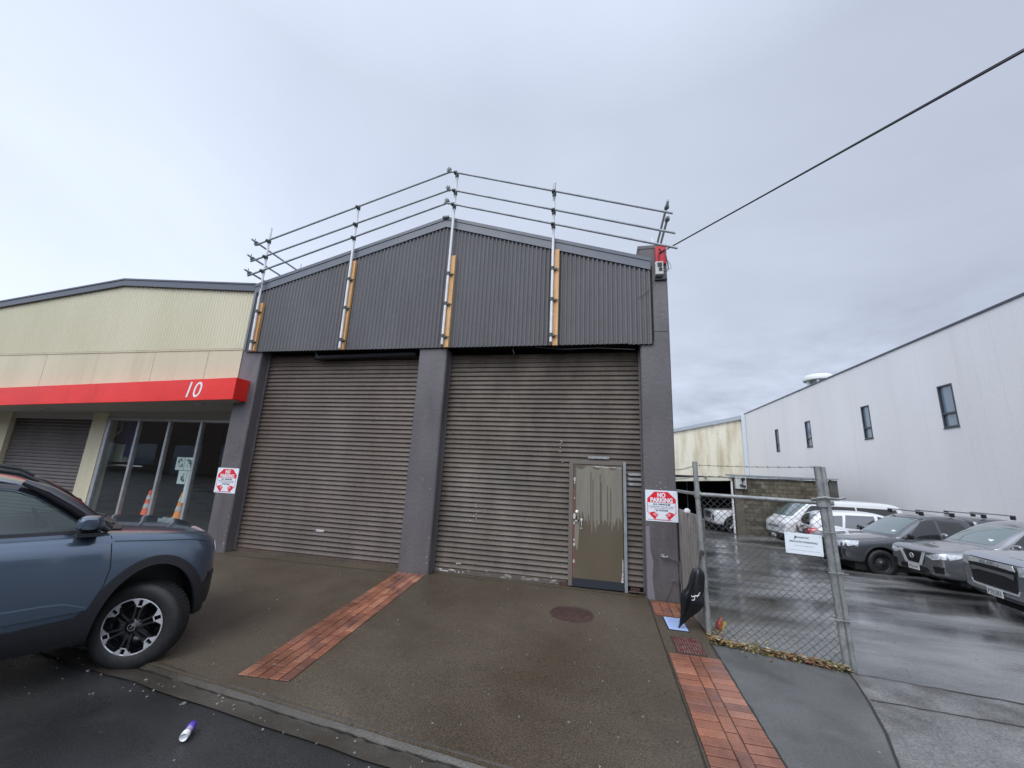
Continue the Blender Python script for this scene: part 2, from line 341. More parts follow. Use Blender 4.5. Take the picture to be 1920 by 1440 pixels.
# kerb lip (slightly paler concrete nose) and gutter channel
b = MB()
xs = frange(-40, 30, 240)
rnd = random.Random(3)
prev = None
for x in xs:
    yk = kerbY(x) + rnd.uniform(-.006, .006); z = gpath(x, yk)
    row = [(x, yk + .05, z + .0045), (x, yk, z - .004), (x, yk - .012, z - .03), (x, yk - .05, z - .042), (x, yk - .21 + rnd.uniform(-.012, .012), z - .022)]
    if prev: b.add(prev + row, [(i, i + 1, 6 + i, 5 + i) for i in range(4)], 0, True)
    prev = row
o = b.build('gutter', M_gut, fixn=False); o['kind'] = 'structure'
b = MB(); prev = None; rk = random.Random(31)  # broken near-black line along the foot of the kerb lip, for contrast
for i in range(400):
    x = -14 + i * .06; yk = kerbY(x) - .030; wv_ = rk.uniform(.006, .022); z = gpath(x, yk) - .0335
    row = [(x, yk + wv_, z + .002), (x, yk - wv_ * .8, z - .002)]
    if prev: b.add(prev + row, [(0, 1, 3, 2)])
    prev = row
o = b.build('gutter_dark_line', mat('black gutter line', (.012, .011, .009), (.03, .027, .02), rough=.35, scale=12), fixn=False); o['kind'] = 'structure'
strip('road', frange(-100, 60, 160), lambda x: -26.0, lambda x: kerbY(x) - .19, lambda x, y: gpath(x, kerbY(x)) - .030 + 0.012 * min(kerbY(x) - .19 - y, 5) + (0.0 if kerbY(x) - .19 - y > 0.05 else -0.004), 30, M_asph)
# driveway + yard
def yx0(x): return kerbY(x)
strip('yard', frange(1.12, 45, 80), lambda x: max(kerbY(x), kerbY(8) ) if x > 8 else kerbY(x), lambda x: 60, lambda x, y: gyard(x, y) - 0.007, 220, M_yard)
# slab between brick strip and driveway
b = MB()
sl = [(1.217, -1.315), (1.55, -1.40), (1.80, -1.475), (2.10, -1.53), (2.395, -1.56), (2.36, -1.75), (2.27, -2.10), (2.13, -2.55), (1.95, -3.0), (1.80, -3.5), (1.74, kerbY(1.74)), (1.217, kerbY(1.217))]
b.add([(x, y, gpath(x, y)) for x, y in sl] + [(x, y, gpath(x, y) - .05) for x, y in sl], [tuple(range(len(sl)))] + [(i, (i + 1) % 12, 12 + (i + 1) % 12, 12 + i) for i in range(12)])
o = b.build('concrete_slab', M_slab, fixn=True); o['kind'] = 'structure'
# rougher patch of old asphalt seal on the crossing with a ragged edge
M_patch = mat('rough asphalt patch', (0.085, 0.082, 0.078), (0.20, 0.195, 0.185), rough=0.35, rough2=0.6, scale=2.5, detail=9, bump=0.8, bscale=70, fine=0.5, fscale=60)
rnd = random.Random(5)
top_e = [(2.40 + i * .25, -1.60 - .11 * (i * .25) + rnd.uniform(-.02, .02)) for i in range(34)]
bot_e = [(1.74 + i * .27, kerbY(1.74 + i * .27)) for i in range(34)]
b = MB(); rows = []
for k in range(13):
    t = k / 12; rows.append([(lerp(t, a[0], c[0]) - (.07 * math.sin(t * 3.14) if i == 0 else 0), lerp(t, a[1], c[1])) for i, (a, c) in enumerate(zip(top_e, bot_e))])
for r in rows: b.v += [(x, y, gpath(x, y) - .003) for x, y in r]
for k in range(12):
    for i in range(33): b.f.append((k * 34 + i, k * 34 + i + 1, (k + 1) * 34 + i + 1, (k + 1) * 34 + i)); b.mi.append(0); b.sm.append(True)
o = b.build('driveway_crossing', M_patch, fixn=True); o['kind'] = 'structure'
# cracks and joints: thin dark grooves laid as narrow strips
def groove(pts, wd, dz, name='joint', m=None, zf=gpath):
    b = MB(); prev = None
    P = [Vector((x, y, 0)) for x, y in pts]
    for i, p in enumerate(P):
        d = (P[min(i + 1, len(P) - 1)] - P[max(i - 1, 0)]).normalized(); s = Vector((-d.y, d.x, 0)) * wd * rnd.uniform(.6, 1.3) / 2
        row = [(p.x + s.x, p.y + s.y, zf(p.x, p.y) + dz), (p.x - s.x, p.y - s.y, zf(p.x, p.y) + dz)]
        if prev: b.add(prev + row, [(0, 1, 3, 2)])
        prev = row
    o = b.build(name, m or M_crack, fixn=False); 
    for pl in o.data.polygons: pass
    o['kind'] = 'structure'; return o
M_crack = mat('dark joint', (0.018, 0.016, 0.012), rough=0.5)
def wob(p0, p1, n, a): return [(lerp(i / n, p0[0], p1[0]) + rnd.uniform(-a, a), lerp(i / n, p0[1], p1[1]) + rnd.uniform(-a, a)) for i in range(n + 1)]
groove(wob((1.214, -1.30), (1.214, -3.84), 40, .003), .022, .005, 'slab_joint')
groove(wob((0.695, 0.0), (0.690, -3.7), 40, .002), .012, .005, 'slab_joint')
groove(wob((2.30, -2.05), (5.6, -2.35), 50, .012), .016, .002, 'crack')
groove(wob((2.42, -1.57), (6.4, -2.10), 60, .010), .020, .002, 'crack')
groove([(2.395, -1.56), (2.36, -1.75), (2.27, -2.10), (2.13, -2.55), (1.95, -3.0), (1.80, -3.5)], .018, .003, 'slab_joint')
groove(wob((-6.9, -0.06), (-3.3, -0.06), 30, .012), .05, .004, 'wall_base_joint', mat('mossy joint', (0.10, 0.085, 0.045), (0.05, 0.045, 0.03), rough=0.6, scale=20))
groove(wob((-2.72, 0.12), (0.66, 0.10), 30, .012), .06, .004, 'wall_base_joint', MATS['mossy joint'])

# brick paver strips: each paver a small bevelled block, one mesh per strip
def pavers(name, origin, du, dv, rows, label_kind='structure'):
    # du, dv unit vectors in plan; rows: list of (u0,u1,v0,v1)
    b = MB(); tones = []
    rnd = random.Random(11)
    for (u0, u1, v0, v1) in rows:
        g_ = .004; e_ = .010
        rr = rnd.random()
        base = (0.30, 0.125, 0.076) if rr < .6 else ((0.36, 0.165, 0.105) if rr < .85 else (0.22, 0.100, 0.072))
        k = rnd.uniform(.75, 1.1); tone = tuple(c * k for c in base)
        sink = rnd.gauss(0, .0012)
        dzz = sink + .0015
        def P(u, v, h):
            x = origin[0] + du[0] * u + dv[0] * v; y = origin[1] + du[1] * u + dv[1] * v; return (x, y, gpath(x, y) + h)
        lo = [P(u, v, -.01) for u, v in ((u0 + g_, v0 + g_), (u1 - g_, v0 + g_), (u1 - g_, v1 - g_), (u0 + g_, v1 - g_))]
        mi_ = [P(u, v, .004 + dzz) for u, v in ((u0 + g_, v0 + g_), (u1 - g_, v0 + g_), (u1 - g_, v1 - g_), (u0 + g_, v1 - g_))]
        hi = [P(u, v, .007 + dzz) for u, v in ((u0 + e_, v0 + e_), (u1 - e_, v0 + e_), (u1 - e_, v1 - e_), (u0 + e_, v1 - e_))]
        n0 = len(b.f)
        b.add(lo + mi_ + hi, [(i, (i + 1) % 4, 4 + (i + 1) % 4, 4 + i) for i in range(4)] + [(4 + i, 4 + (i + 1) % 4, 8 + (i + 1) % 4, 8 + i) for i in range(4)] + [(8, 9, 10, 11)])
        tones += [tone] * (len(b.f) - n0)
    # dark sand bed under the pavers
    us = [r[0] for r in rows] + [r[1] for r in rows]; vs = [r[2] for r in rows] + [r[3] for r in rows]
    def Q(u, v):
        x = origin[0] + du[0] * u + dv[0] * v; y = origin[1] + du[1] * u + dv[1] * v; return (x, y, gpath(x, y) + .0025)
    b.add([Q(min(us), min(vs)), Q(max(us), min(vs)), Q(max(us), max(vs)), Q(min(us), max(vs))], [(0, 1, 2, 3)]); tones.append((.02, .016, .012))
    o = b.build(name, M_pave, fixn=True)
    a = o.data.color_attributes.new('tone', 'FLOAT_COLOR', 'CORNER')
    for p in o.data.polygons:
        for li in p.loop_indices: a.data[li].color = (*tones[p.index], 1)
    o['kind'] = 'structure'; return o
rows = []
L_ = 2.10; v = 0
while v < L_ - .05:
    rows += [(0, .2, v, v + .1), (.3, .5, v, v + .1)]; v += .1
v = 0
while v < L_ - .05: rows.append((.2, .3, v, min(v + .2, L_))); v += .2
pavers('brick_paving', (.712, -1.675), (1, 0), (0, -1), rows)
rows = [(c * .1133, (c + 1) * .1133, 0, .22) for c in range(4)] + [(c * .1133, (c + 1) * .1133, .22, .44) for c in range(4)] + [(0, .2266, .44, .54), (.2266, .4532, .44, .54)]
pavers('brick_paving', (.722, -.085), (1, 0), (0, -1), rows)
d_ = Vector((0.19, -3.25, 0)).normalized()
rows = []
for c in range(5):
    v = -.1 if c % 2 else 0.0
    while v < 3.15:
        rows.append((c * .1, (c + 1) * .1, max(v, 0), min(v + .2, 3.2))); v += .2
pavers('brick_paving', (-3.262, -.05), (-d_.y, d_.x), (d_.x, d_.y), rows)

# ================================================================ MAIN BUILDING (grey warehouse)
wh = empty('warehouse', (-3.0, 0, 0), 0, 'dark grey gabled warehouse with two brown roller doors and corrugated gable', 'warehouse')
def wo(b, name, m, parent=None, **k):
    return b.build(name, m, parent or wh, Matrix.Translation((3.0, 0, 0)) if (parent or wh) is wh else None, **k)
def sub(b, name, m, parent, **k): return b.build(name, m, parent, **k)
DY = 0.25
# pillars
def pillar(x0, x1, z1, ch=.018, y1=.6, x0b=None):
    b = MB(); n = 14
    for j in range(n):
        za = lerp(j / n, -.16, z1); zb_ = lerp((j + 1) / n, -.16, z1)
        poly = [(x0, y1), (x0, ch), (x0 + ch, 0), (x1 - ch, 0), (x1, ch), (x1, y1)]
        b.add([(x, y, za) for x, y in poly] + [(x, y, zb_) for x, y in poly], [(i, (i + 1) % 6, 6 + (i + 1) % 6, 6 + i) for i in range(6)])
    b.add([(x, y, z1) for x, y in poly], [tuple(range(6))])
    return wo(b, 'pillar', M_dgrey)
pl = pillar(-7.27, -6.80, 3.86)
pm = pillar(-3.283, -2.735, 3.80)
pr_ = pillar(0.68, 1.148, 5.60, x0b=None)
# paint scuffs: chips standing in the paint of the pillars
b = MB(); rnd = random.Random(9)
for (cx0, cx1, cz0, cz1, n) in ((-6.86, -6.80, .0, .7, 14), (-2.80, -2.737, .0, .5, 6), (.70, 1.10, 1.48, 1.66, 4), (-3.0, -2.74, 1.2, 1.5, 3), (.72, 1.12, 3.9, 5.0, 6), (-7.2, -6.85, 1.5, 2.0, 4)):
    for k in range(n):
        x = rnd.uniform(cx0, cx1 - .03); z = rnd.uniform(cz0, cz1); w_ = rnd.uniform(.008, .035); h_ = rnd.uniform(.004, .02)
        b.add([(x, -.0015, z), (x + w_, -.0015, z + .3 * h_), (x + w_ * .7, -.0015, z + h_), (x + .1 * w_, -.0015, z + h_ * .8)], [(0, 1, 2, 3)])
wo(b, 'paint_chips', mat('bare plaster chips', (0.36, 0.35, 0.35), rough=.7), fixn=False)
# newer paint patch on right pillar foot
b = MB(); pts = [(.695, -.1), (.695, .92), (.745, .93), (.75, .60), (.79, .42), (.77, .2), (.80, -.1)]
b.add([(x, -.0012, z) for x, z in pts], [tuple(range(len(pts)))]); wo(b, 'paint_patch', mat('lighter paint patch', (0.20, 0.185, 0.20), rough=.5), fixn=False)
# side walls and rear
b = MB(); b.box(.90, 1.146, .6, 19.5, -1.0, 5.15); wo(b, 'side_wall', M_dgrey)
b = MB(); b.box(-7.27, -7.05, .6, 19.5, -.2, 5.1); b.box(-7.05, .90, 19.2, 19.5, -1, 5.1); wo(b, 'rear_wall', M_dgrey)
# roof
b = MB()
for (xa, za, xb, zb_) in ((-7.25, 5.18, -2.95, 6.38), (-2.95, 6.38, .92, 5.22)):
    b.add([(xa, .06, za), (xb, .06, zb_), (xb, 19.5, zb_), (xa, 19.5, za), (xa, .06, za - .08), (xb, .06, zb_ - .08), (xb, 19.5, zb_ - .08), (xa, 19.5, za - .08)],
          [(0, 1, 2, 3), (4, 7, 6, 5), (0, 4, 5, 1), (2, 6, 7, 3), (0, 3, 7, 4), (1, 5, 6, 2)])
wo(b, 'roof', M_flash)
# corrugated gable cladding, vertical waves, in front of a lintel beam
def zroof(x): return 5.235 + (x + 7.20) * (6.44 - 5.235) / 4.25 if x < -2.95 else 6.44 + (x + 2.95) * (5.25 - 6.44) / 3.82
def corr(x0, x1, zlo, zhi, pitch, depth, yb, name, m, parent=None, seg=8, mM=None, lap=None):
    b = MB(); n = int((x1 - x0) / pitch * seg); prev = None
    for i in range(n + 1):
        x = x0 + i * pitch / seg; x = min(x, x1)
        y = yb - depth * (0.5 + 0.5 * math.cos(2 * math.pi * (x - x0) / pitch))
        if lap and int((x - x0) / (pitch * lap)) % 2: y -= .0015
        zl = zlo(x) if callable(zlo) else zlo; zh = zhi(x) if callable(zhi) else zhi
        row = [(x, y, zl), (x, y, zh)]
        if prev: b.add(prev + row, [(0, 2, 3, 1)], 0, True)
        prev = row
    return b
b = corr(-7.16, .868, lambda x: 3.805 if x < .5 else 3.79, lambda x: zroof(x) - .14, .0785, .032, -.026, '', M_clad, lap=10)
wo(b, 'corrugated_cladding', M_clad, sharp=None, fixn=False)
b = MB(); b.box(-7.16, .88, -.025, .10, 3.83, 3.86); wo(b, 'cladding_rail', M_black)
b = MB(); b.prism([(-7.18, 3.87), (.90, 3.87), (.90, 5.2), (-2.95, 6.3), (-7.18, 5.15)], -.02, .12); wo(b, 'gable_backing', M_void)
# barge flashings: top cap and lower fascia on each slope
for (xa, xb) in ((-7.21, -2.95), (-2.95, .872)):
    for (o1, o2, yf) in ((.02, .085, -.085), (-.135, .022, -.072), ):
        b = MB(); za, zb_ = (zroof(xa), zroof(xb))
        b.prism([(xa, za + o1), (xb, zb_ + o1), (xb, zb_ + o2), (xa, za + o2)], yf, .10)
        wo(b, 'barge_flashing', M_flash)
b = MB(); b.box(-7.20, -7.15, -.075, .0, 3.82, 5.20); wo(b, 'corner_flashing', M_flash)
b = MB(); b.box(.872, .885, -.045, .0, 3.80, 5.22); wo(b, 'corner_flashing', M_void)
b = MB(); b.tube((-3.02, -.09, 6.50), (-2.90, -.09, 6.50), .035); wo(b, 'ridge_cap', M_flash)
b = MB(); b.box(.672, 1.155, -.008, .30, 5.55, 5.615); wo(b, 'pillar_cap', M_dgrey, bevel=.006)
b = MB(); b.box(.70, 1.12, -.007, 0, 4.02, 4.05); wo(b, 'render_ridge', M_dgrey)

# roller doors: curtain with true slat waves, hanging a little below the lintel
def roller(x0, x1, z0, z1, y, name, m, pitch=.083, depth=.030, seed=1, gap=None):
    b = MB(); seg = 12; rnd = random.Random(seed); n = int((z1 - z0) / pitch) * seg
    xs = [x0 + (x1 - x0) * i / 16 for i in range(17)]
    wv = [rnd.uniform(-.004, .004) for _ in xs]
    rowsn = []
    for j in range(n + 1):
        z = z0 + j * pitch / seg; ph = (j % seg) / seg
        # asymmetric S profile: bulging slat with tight groove
        t = math.sin(ph / .16 * math.pi / 2) if ph < .16 else (1 - (ph - .16) / .84) ** 1.5
        yy = y - depth * t
        if j % seg == 0: k = j // seg; dw = [rnd.uniform(-.0012, .0012) for _ in xs]
        rowsn.append([(x, yy + wv[i] + dw[i], z) for i, x in enumerate(xs)])
    for j in range(n):
        for i in range(16):
            xa = (xs[i] + xs[i + 1]) / 2; zc_ = rowsn[j][0][2]
            if gap and gap[0] < xa < gap[1] and zc_ < gap[2]: continue
            k = len(b.v); b.v += [rowsn[j][i], rowsn[j][i + 1], rowsn[j + 1][i + 1], rowsn[j + 1][i]]; b.f.append((k, k + 1, k + 2, k + 3)); b.mi.append(0); b.sm.append(True)
    me_o = b.build(name, m, None, fixn=False)
    bm = bmesh.new(); bm.from_mesh(me_o.data); bmesh.ops.remove_doubles(bm, verts=bm.verts, dist=1e-5); bm.to_mesh(me_o.data); bm.free()
    return me_o
def door_parent(o):
    o.parent = wh; o.matrix_local = Matrix.Translation((3.0, 0, 0))
# left door
d1 = roller(-6.80, -3.283, -.02, 3.80, DY, 'roller_door', M_shut, seed=2); door_parent(d1); tag(d1, 'plain brown roller door on the left with one white mark')
b = MB(); b.box(-6.80, -3.283, DY - .028, DY + .02, -.105, -.018); sub(b, 'bottom_rail', M_shut, d1)
b = MB(); b.box(-5.10, -4.93, DY - .025, DY - .018, .395, .425); sub(b, 'pull_handle', M_white, d1)
for q in ((-6.80, -6.765), (-3.305, -3.283)): b = MB(); b.box(*q, DY - .05, DY - .024, -.06, 3.82); sub(b, 'guide_track', M_dgrey, d1)
# right door with a wicket door in it
gx0, gx1, gz = -.475, .43, 1.90
d2 = roller(-2.735, .68, -.0, 3.74, DY, 'roller_door', M_shut2, seed=4); door_parent(d2); tag(d2, 'weathered brown roller door on the right with a small door cut into it')
b = MB(); b.box(-2.735, -.50, DY - .030, DY + .02, -.075, .002); sub(b, 'bottom_rail', mat('scraped bottom rail', (0.11, 0.09, 0.075), (0.30, 0.28, 0.25), rough=.45, scale=7, stretch=(1, 1, 3), contrast=(.58, .68)), d2)
b = MB(); rnd = random.Random(2)
for k in range(12):
    x = rnd.uniform(-2.72, -2.25) if k < 8 else rnd.uniform(-2.7, -.6); z = rnd.choice((-.05, -.03, .08)) if k < 8 else rnd.uniform(-.06, .02)
    w_ = rnd.uniform(.03, .10) if k < 8 else .02
    yy = DY - .0315 if z < 0 else DY - .0335
    b.add([(x, yy, z), (x + w_, yy, z + .004), (x + w_ * .9, yy, z + .018), (x + w_ * .1, yy, z + .02)], [(0, 1, 2, 3)])
for k in range(14):
    x = rnd.uniform(-2.2, -1.9) if k < 8 else rnd.uniform(-.7, -.55); z = (.78 + .0775 * k * .5 if k < 8 else 1.7 + rnd.uniform(0, .5)); yy = DY - .0335
    b.add([(x, yy, z), (x + .02, yy, z), (x + .015, yy, z + .012), (x, yy, z + .01)], [(0, 1, 2, 3)])
sub(b, 'paint_flakes', M_flake, d2, fixn=False)
for k, (xa, xb) in enumerate(((.47, .675), (.47, .675), (.47, .675))):
    b = MB()
    z = 1.475 + k * .155 / 1.0 * 1.0; z = [1.505, 1.583, 1.66][k]
    b.add([(xa, DY - .0335, z), (xb, DY - .0335, z), (xb, DY - .0335, z + .04), (xa, DY - .0335, z + .04)], [(0, 1, 2, 3)]); sub(b, 'bare_slat', M_pale, d2, fixn=False)
b = MB(); b.add([(-.17, DY - .0335, 1.905), (.17, DY - .0335, 1.905), (.17, DY - .0335, 1.945), (-.17, DY - .0335, 1.945)], [(0, 1, 2, 3)])
sub(b, 'bare_slat', M_pale, d2, fixn=False)
for q in ((-2.735, -2.715), (.662, .68)): b = MB(); b.box(*q, DY - .05, DY - .024, -.06, 3.76); sub(b, 'guide_track', M_dgrey, d2)
# wicket door
M_wick = mat('olive brown door paint', (0.105, 0.084, 0.055), (0.122, 0.100, 0.068), rough=.35, rough2=.5, scale=1.5, stretch=(1, 1, .4))
M_wick2 = mat('faded door paint', (0.215, 0.20, 0.155), (0.185, 0.168, 0.13), rough=.45, scale=4, stretch=(3, 1, .5))
wd = MB(); wd.box(-.405, .375, DY - .052, DY - .030, .055, 1.80)
wick = sub(wd, 'wicket_door', M_wick, wh, fixn=True, bevel=.003); wick.matrix_local = Matrix.Translation((3, 0, 0)); tag(wick, 'olive steel door with faded paint drips, set in the roller door')
b = MB()   # faded top with drips running down
rnd = random.Random(21); xs = frange(-.36, .36, 44); zz = []
for i, x in enumerate(xs):
    base = 1.02 - .12 * math.sin((x + .36) * 4) ; t = rnd.random()
    zz.append(base - (rnd.uniform(.05, .22) if t < .3 else rnd.uniform(-.10, .06)) - (.24 if i == 19 else 0))
for i in range(44):
    if 22 < i < 25 or i in (14, 16, 30, 33): hi_cut = rnd.uniform(1.2, 1.55)
    else: hi_cut = None
    zt_ = 1.755 - .03 * math.sin(i * .4)
    zb0, zb1 = (zz[i], (zz[i] + zz[min(i + 1, 43)]) / 2)
    if hi_cut: zb0 = zb1 = hi_cut + .15
    b.add([(xs[i], DY - .0535, zb0), (xs[i + 1], DY - .0535, zb1), (xs[i + 1], DY - .0535, zt_), (xs[i], DY - .0535, zt_)], [(0, 1, 2, 3)])
b.add([(-.395, DY - .0535, .60), (-.33, DY - .0535, .45), (-.315, DY - .0535, .62), (-.30, DY - .0535, .9), (-.36, DY - .0535, 1.0)], [(0, 1, 2, 3, 4)])
sub(b, 'faded_paint', M_wick2, wick, fixn=False)
b = MB(); b.box(-.405, -.378, DY - .0545, DY - .05, .08, 1.42)
sub(b, 'rust_strip', mat('red primer rust', (0.20, 0.035, 0.022), (0.14, 0.10, 0.075), rough=.6, scale=5, stretch=(2, 1, 1)), wick)
b = MB()
for z, r in ((1.56, .022), (1.50, .014), (.98, .028), (.88, .016), (.62, .014), (.55, .018), (.30, .018), (1.26, .010)):
    b.add([(-.385 + r * math.cos(a) * .8, DY - .0555, z + r * 1.6 * math.sin(a)) for a in [k * math.pi / 4 for k in range(8)]], [tuple(range(8))])
for (x0_, x1_, z) in ((-.05, .36, 1.765), (-.12, .1, 1.775)): b.box(x0_, x1_, DY - .056, DY - .052, z, z + .008)
b.add([(.335, DY - .0555, .05), (.37, DY - .0555, .05), (.37, DY - .0555, .36), (.36, DY - .0555, .40), (.355, DY - .0555, .2)], [(0, 1, 2, 3, 4)])
sub(b, 'paint_flakes', M_flake, wick, fixn=False)
b = MB(); b.lathe([(0.0, -.012), (.022, -.012), (.026, 0)], (-.345, DY - .052, 1.05), 'Y', 16); sub(b, 'lock', M_white, wick)
b = MB(); b.lathe([(0.0, -.012), (.016, -.012), (.020, 0)], (-.355, DY - .052, .90), 'Y', 16); sub(b, 'lock', M_galv, wick)
b = MB(); b.path([(-.27, DY - .052, .93), (-.27, DY - .085, .92), (-.265, DY - .085, .82), (-.265, DY - .052, .81)], .007); b.box(-.29, -.25, DY - .056, DY - .05, .92, .95); b.box(-.29, -.25, DY - .056, DY - .05, .79, .81); sub(b, 'door_handle', M_flake, wick)
b = MB(); b.box(-.405, .375, DY - .062, DY - .052, -.06, .055)
for k in range(6): b.tube((-.33 + k * .13, DY - .068, .03), (-.33 + k * .13, DY - .060, .03), .006, 6)
sub(b, 'kick_rail', mat('dark rubber strip', (0.03, 0.034, 0.042), rough=.3), wick)
b = MB(); b.box(-.475, -.41, DY - .058, DY - .02, -.06, 1.87); b.box(-.41, .38, DY - .058, DY - .02, 1.81, 1.87); sub(b, 'door_frame', mat('brown frame paint', (0.15, 0.125, 0.105), rough=.5, scale=3), wick)
b = MB(); b.box(.385, .43, DY - .075, DY - .02, -.075, 1.87); sub(b, 'door_frame', mat('grey green frame angle', (0.27, 0.30, 0.30), (0.20, 0.22, 0.22), rough=.5, scale=5), wick)
b = MB(); b.box(-.60, -.47, DY - .06, DY - .03, -.09, -.02); sub(b, 'bottom_latch', M_iron, d2)
b = MB(); b.box(.47, .60, DY - .07, DY - .03, -.07, .0); b.tube((.44, DY - .09, -.05), (.66, DY - .09, -.05), .012); sub(b, 'bottom_latch', M_iron, d2)
# lintel void above the shutters, hanging cable ends
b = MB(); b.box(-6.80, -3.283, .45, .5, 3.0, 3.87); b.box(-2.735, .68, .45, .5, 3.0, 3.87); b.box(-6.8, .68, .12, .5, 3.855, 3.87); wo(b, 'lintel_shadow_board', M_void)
b = MB(); b.tube((-5.6, .12, 3.70), (-3.4, .12, 3.74), .05); wo(b, 'roller_drum', M_void)
b = MB(); b.path([(-5.55, .02, 3.82), (-5.50, .0, 3.74), (-5.44, .0, 3.66)], .004, 5); wo(b, 'loose_cable', M_clamp); b = MB(); b.path([(-1.5, .02, 3.80), (-1.48, .0, 3.72), (-1.46, .0, 3.66)], .004, 5)
b.path([(-1.1, .03, 3.80), (-.6, .03, 3.75), (0, .03, 3.76), (.6, .03, 3.72)], .008, 5); wo(b, 'loose_cable', M_clamp)

# pipework at foot of right pillar
pp_ = empty('wall_tap', (.95, -.01, .5), 0, 'old painted tap and bent pipe fixed low on the right pillar', 'tap')
b = MB(); b.path([(-.02, -.04, .02), (.05, -.035, .01), (.17, -.03, -.02), (.20, -.03, -.06), (.195, -.03, -.26), (.21, -.03, -.34), (.20, -.03, -.50)], .011, 8); b.build('pipe', M_dgrey, pp_)
b = MB(); b.tube((-.06, -.03, .03), (-.0, -.05, .015), .016, 8); b.tube((.02, -.06, .03), (.03, -.02, .0), .010, 8); b.obox((-.04, -.05, .05), .05, .012, .012); b.build('tap', mat('worn tap', (0.22, 0.22, 0.22), (0.4, 0.4, 0.4), rough=.4, scale=30), pp_)
b = MB(); b.path([(.08, -.03, -.30), (.12, -.035, -.28), (.16, -.03, -.31)], .008, 6); b.path([(.10, -.015, -.30), (.03, -.015, -.48), (-.02, -.015, -.58)], .004, 5); b.build('bracket', M_dgrey, pp_)

# ================================================================ red service cover, meter box and overhead cable
sv = empty('service_box', (1.02, -.01, 5.2), 0, 'small grey meter box under a red cover at the top of the right pillar', 'electrical box')
b = MB(); b.box(-.06, .115, -.045, .0, .03, .355); b.box(.02, .10, -.055, -.045, .25, .30); b.build('red_cover', mat('red service cover', (0.62, 0.02, 0.03), rough=.4), sv, bevel=.004)
b = MB(); b.path([(0, -.055, .31), (.03, -.06, .26), (-.01, -.065, .21), (.05, -.06, .24), (.09, -.06, .28)], .010, 6); b.path([(.0, -.05, .2), (-.01, -.055, .08)], .008, 6); b.build('jumper_cable', M_black, sv)
b = MB(); b.box(-.075, .055, -.10, .0, -.20, .04); b.build('meter_box', mat('grey meter box', (0.50, 0.50, 0.48), rough=.5), sv, bevel=.012)
b = MB(); b.box(-.04, .03, -.108, -.10, -.06, .01); b.box(-.02, .035, -.107, -.10, -.14, -.08); b.box(.0, .02, -.112, -.108, -.10, .0); b.build('meter_window', M_black, sv)
b = MB(); b.box(-.08, .12, -.03, .0, -.265, -.245); b.build('bracket', M_black, sv)
P0 = Vector((1.158, -.06, 5.49)); P1v = Vector((3.647, -3.0, 5.433)); dirv = (P1v - P0)
cab = empty('overhead_cable', P0, 0, 'thick black service cable running from the right pillar up across the sky', 'cable')
pts = []
for i in range(25):
    t = i / 24 * 4.0; p = dirv * t; p.z -= .012 * t * (4 - t) * 0.0; pts.append(p)
b = MB(); b.path(pts, .011, 8)
b.path([p + Vector((0, 0, .028 * min(1, i * .12))) for i, p in enumerate(pts)], .005, 6); b.build('cable', M_black, cab)
b = MB(); b.path([(0, 0, 0), (-.03, -.02, -.03), (-.035, -.02, -.12), (-.01, -.02, -.28), (.0, -.02, -.38), (-.05, -.02, -.43), (-.12, -.03, -.38)], .011, 7)
b.path([(-.03, -.02, -.2), (.03, -.02, -.30), (.045, -.02, -.36), (-.02, -.02, -.44), (-.10, -.03, -.42)], .004, 5); b.build('drip_loop', mat('grey cable sheath', (0.10, 0.11, 0.12), rough=.5), cab)
b = MB(); b.path([(.0, 0, 0), (-.07, -.01, -.16), (-.17, -.02, -.27), (-.28, -.02, -.33)], .004, 5)
o = b.build('stray_cable', M_black, None, Matrix.Translation((.93, -.04, 4.93))); tag(o, 'thin dark cable end dangling over the corrugated steel below the meter box', 'cable')

# ================================================================ scaffold edge rail
sc = empty('scaffold_guardrail', (-2.8, -.15, 3.8), 0, 'scaffold tube guardrail following the gable roof edge, fixed with orange timbers', 'scaffold')
Tm = Matrix.Translation((2.8, .15, -3.8))
def sb(b, name, m, parent=None, **k): return b.build(name, m, parent or sc, Tm if (parent or sc) is sc else None, **k)
posts = [((-7.017, -.15, 6.603), (-6.945, -.15, 3.80)), ((-4.923, -.15, 6.972), (-4.884, -.15, 3.80)), ((-2.774, -.15, 7.482), (-2.783, -.15, 3.83)), ((-.805, -.15, 6.985), (-.800, -.15, 3.83))]
boards = [(-6.93, 3.80, 4.85), (-4.868, 3.79, 5.68), (-2.722, 3.79, 5.63), (-.735, 3.78, 5.60)]
clz = [(4.65, 3.99), (5.256, 4.637, 3.974), (5.236, 4.628, 3.99), (5.21, 4.615, 3.954)]
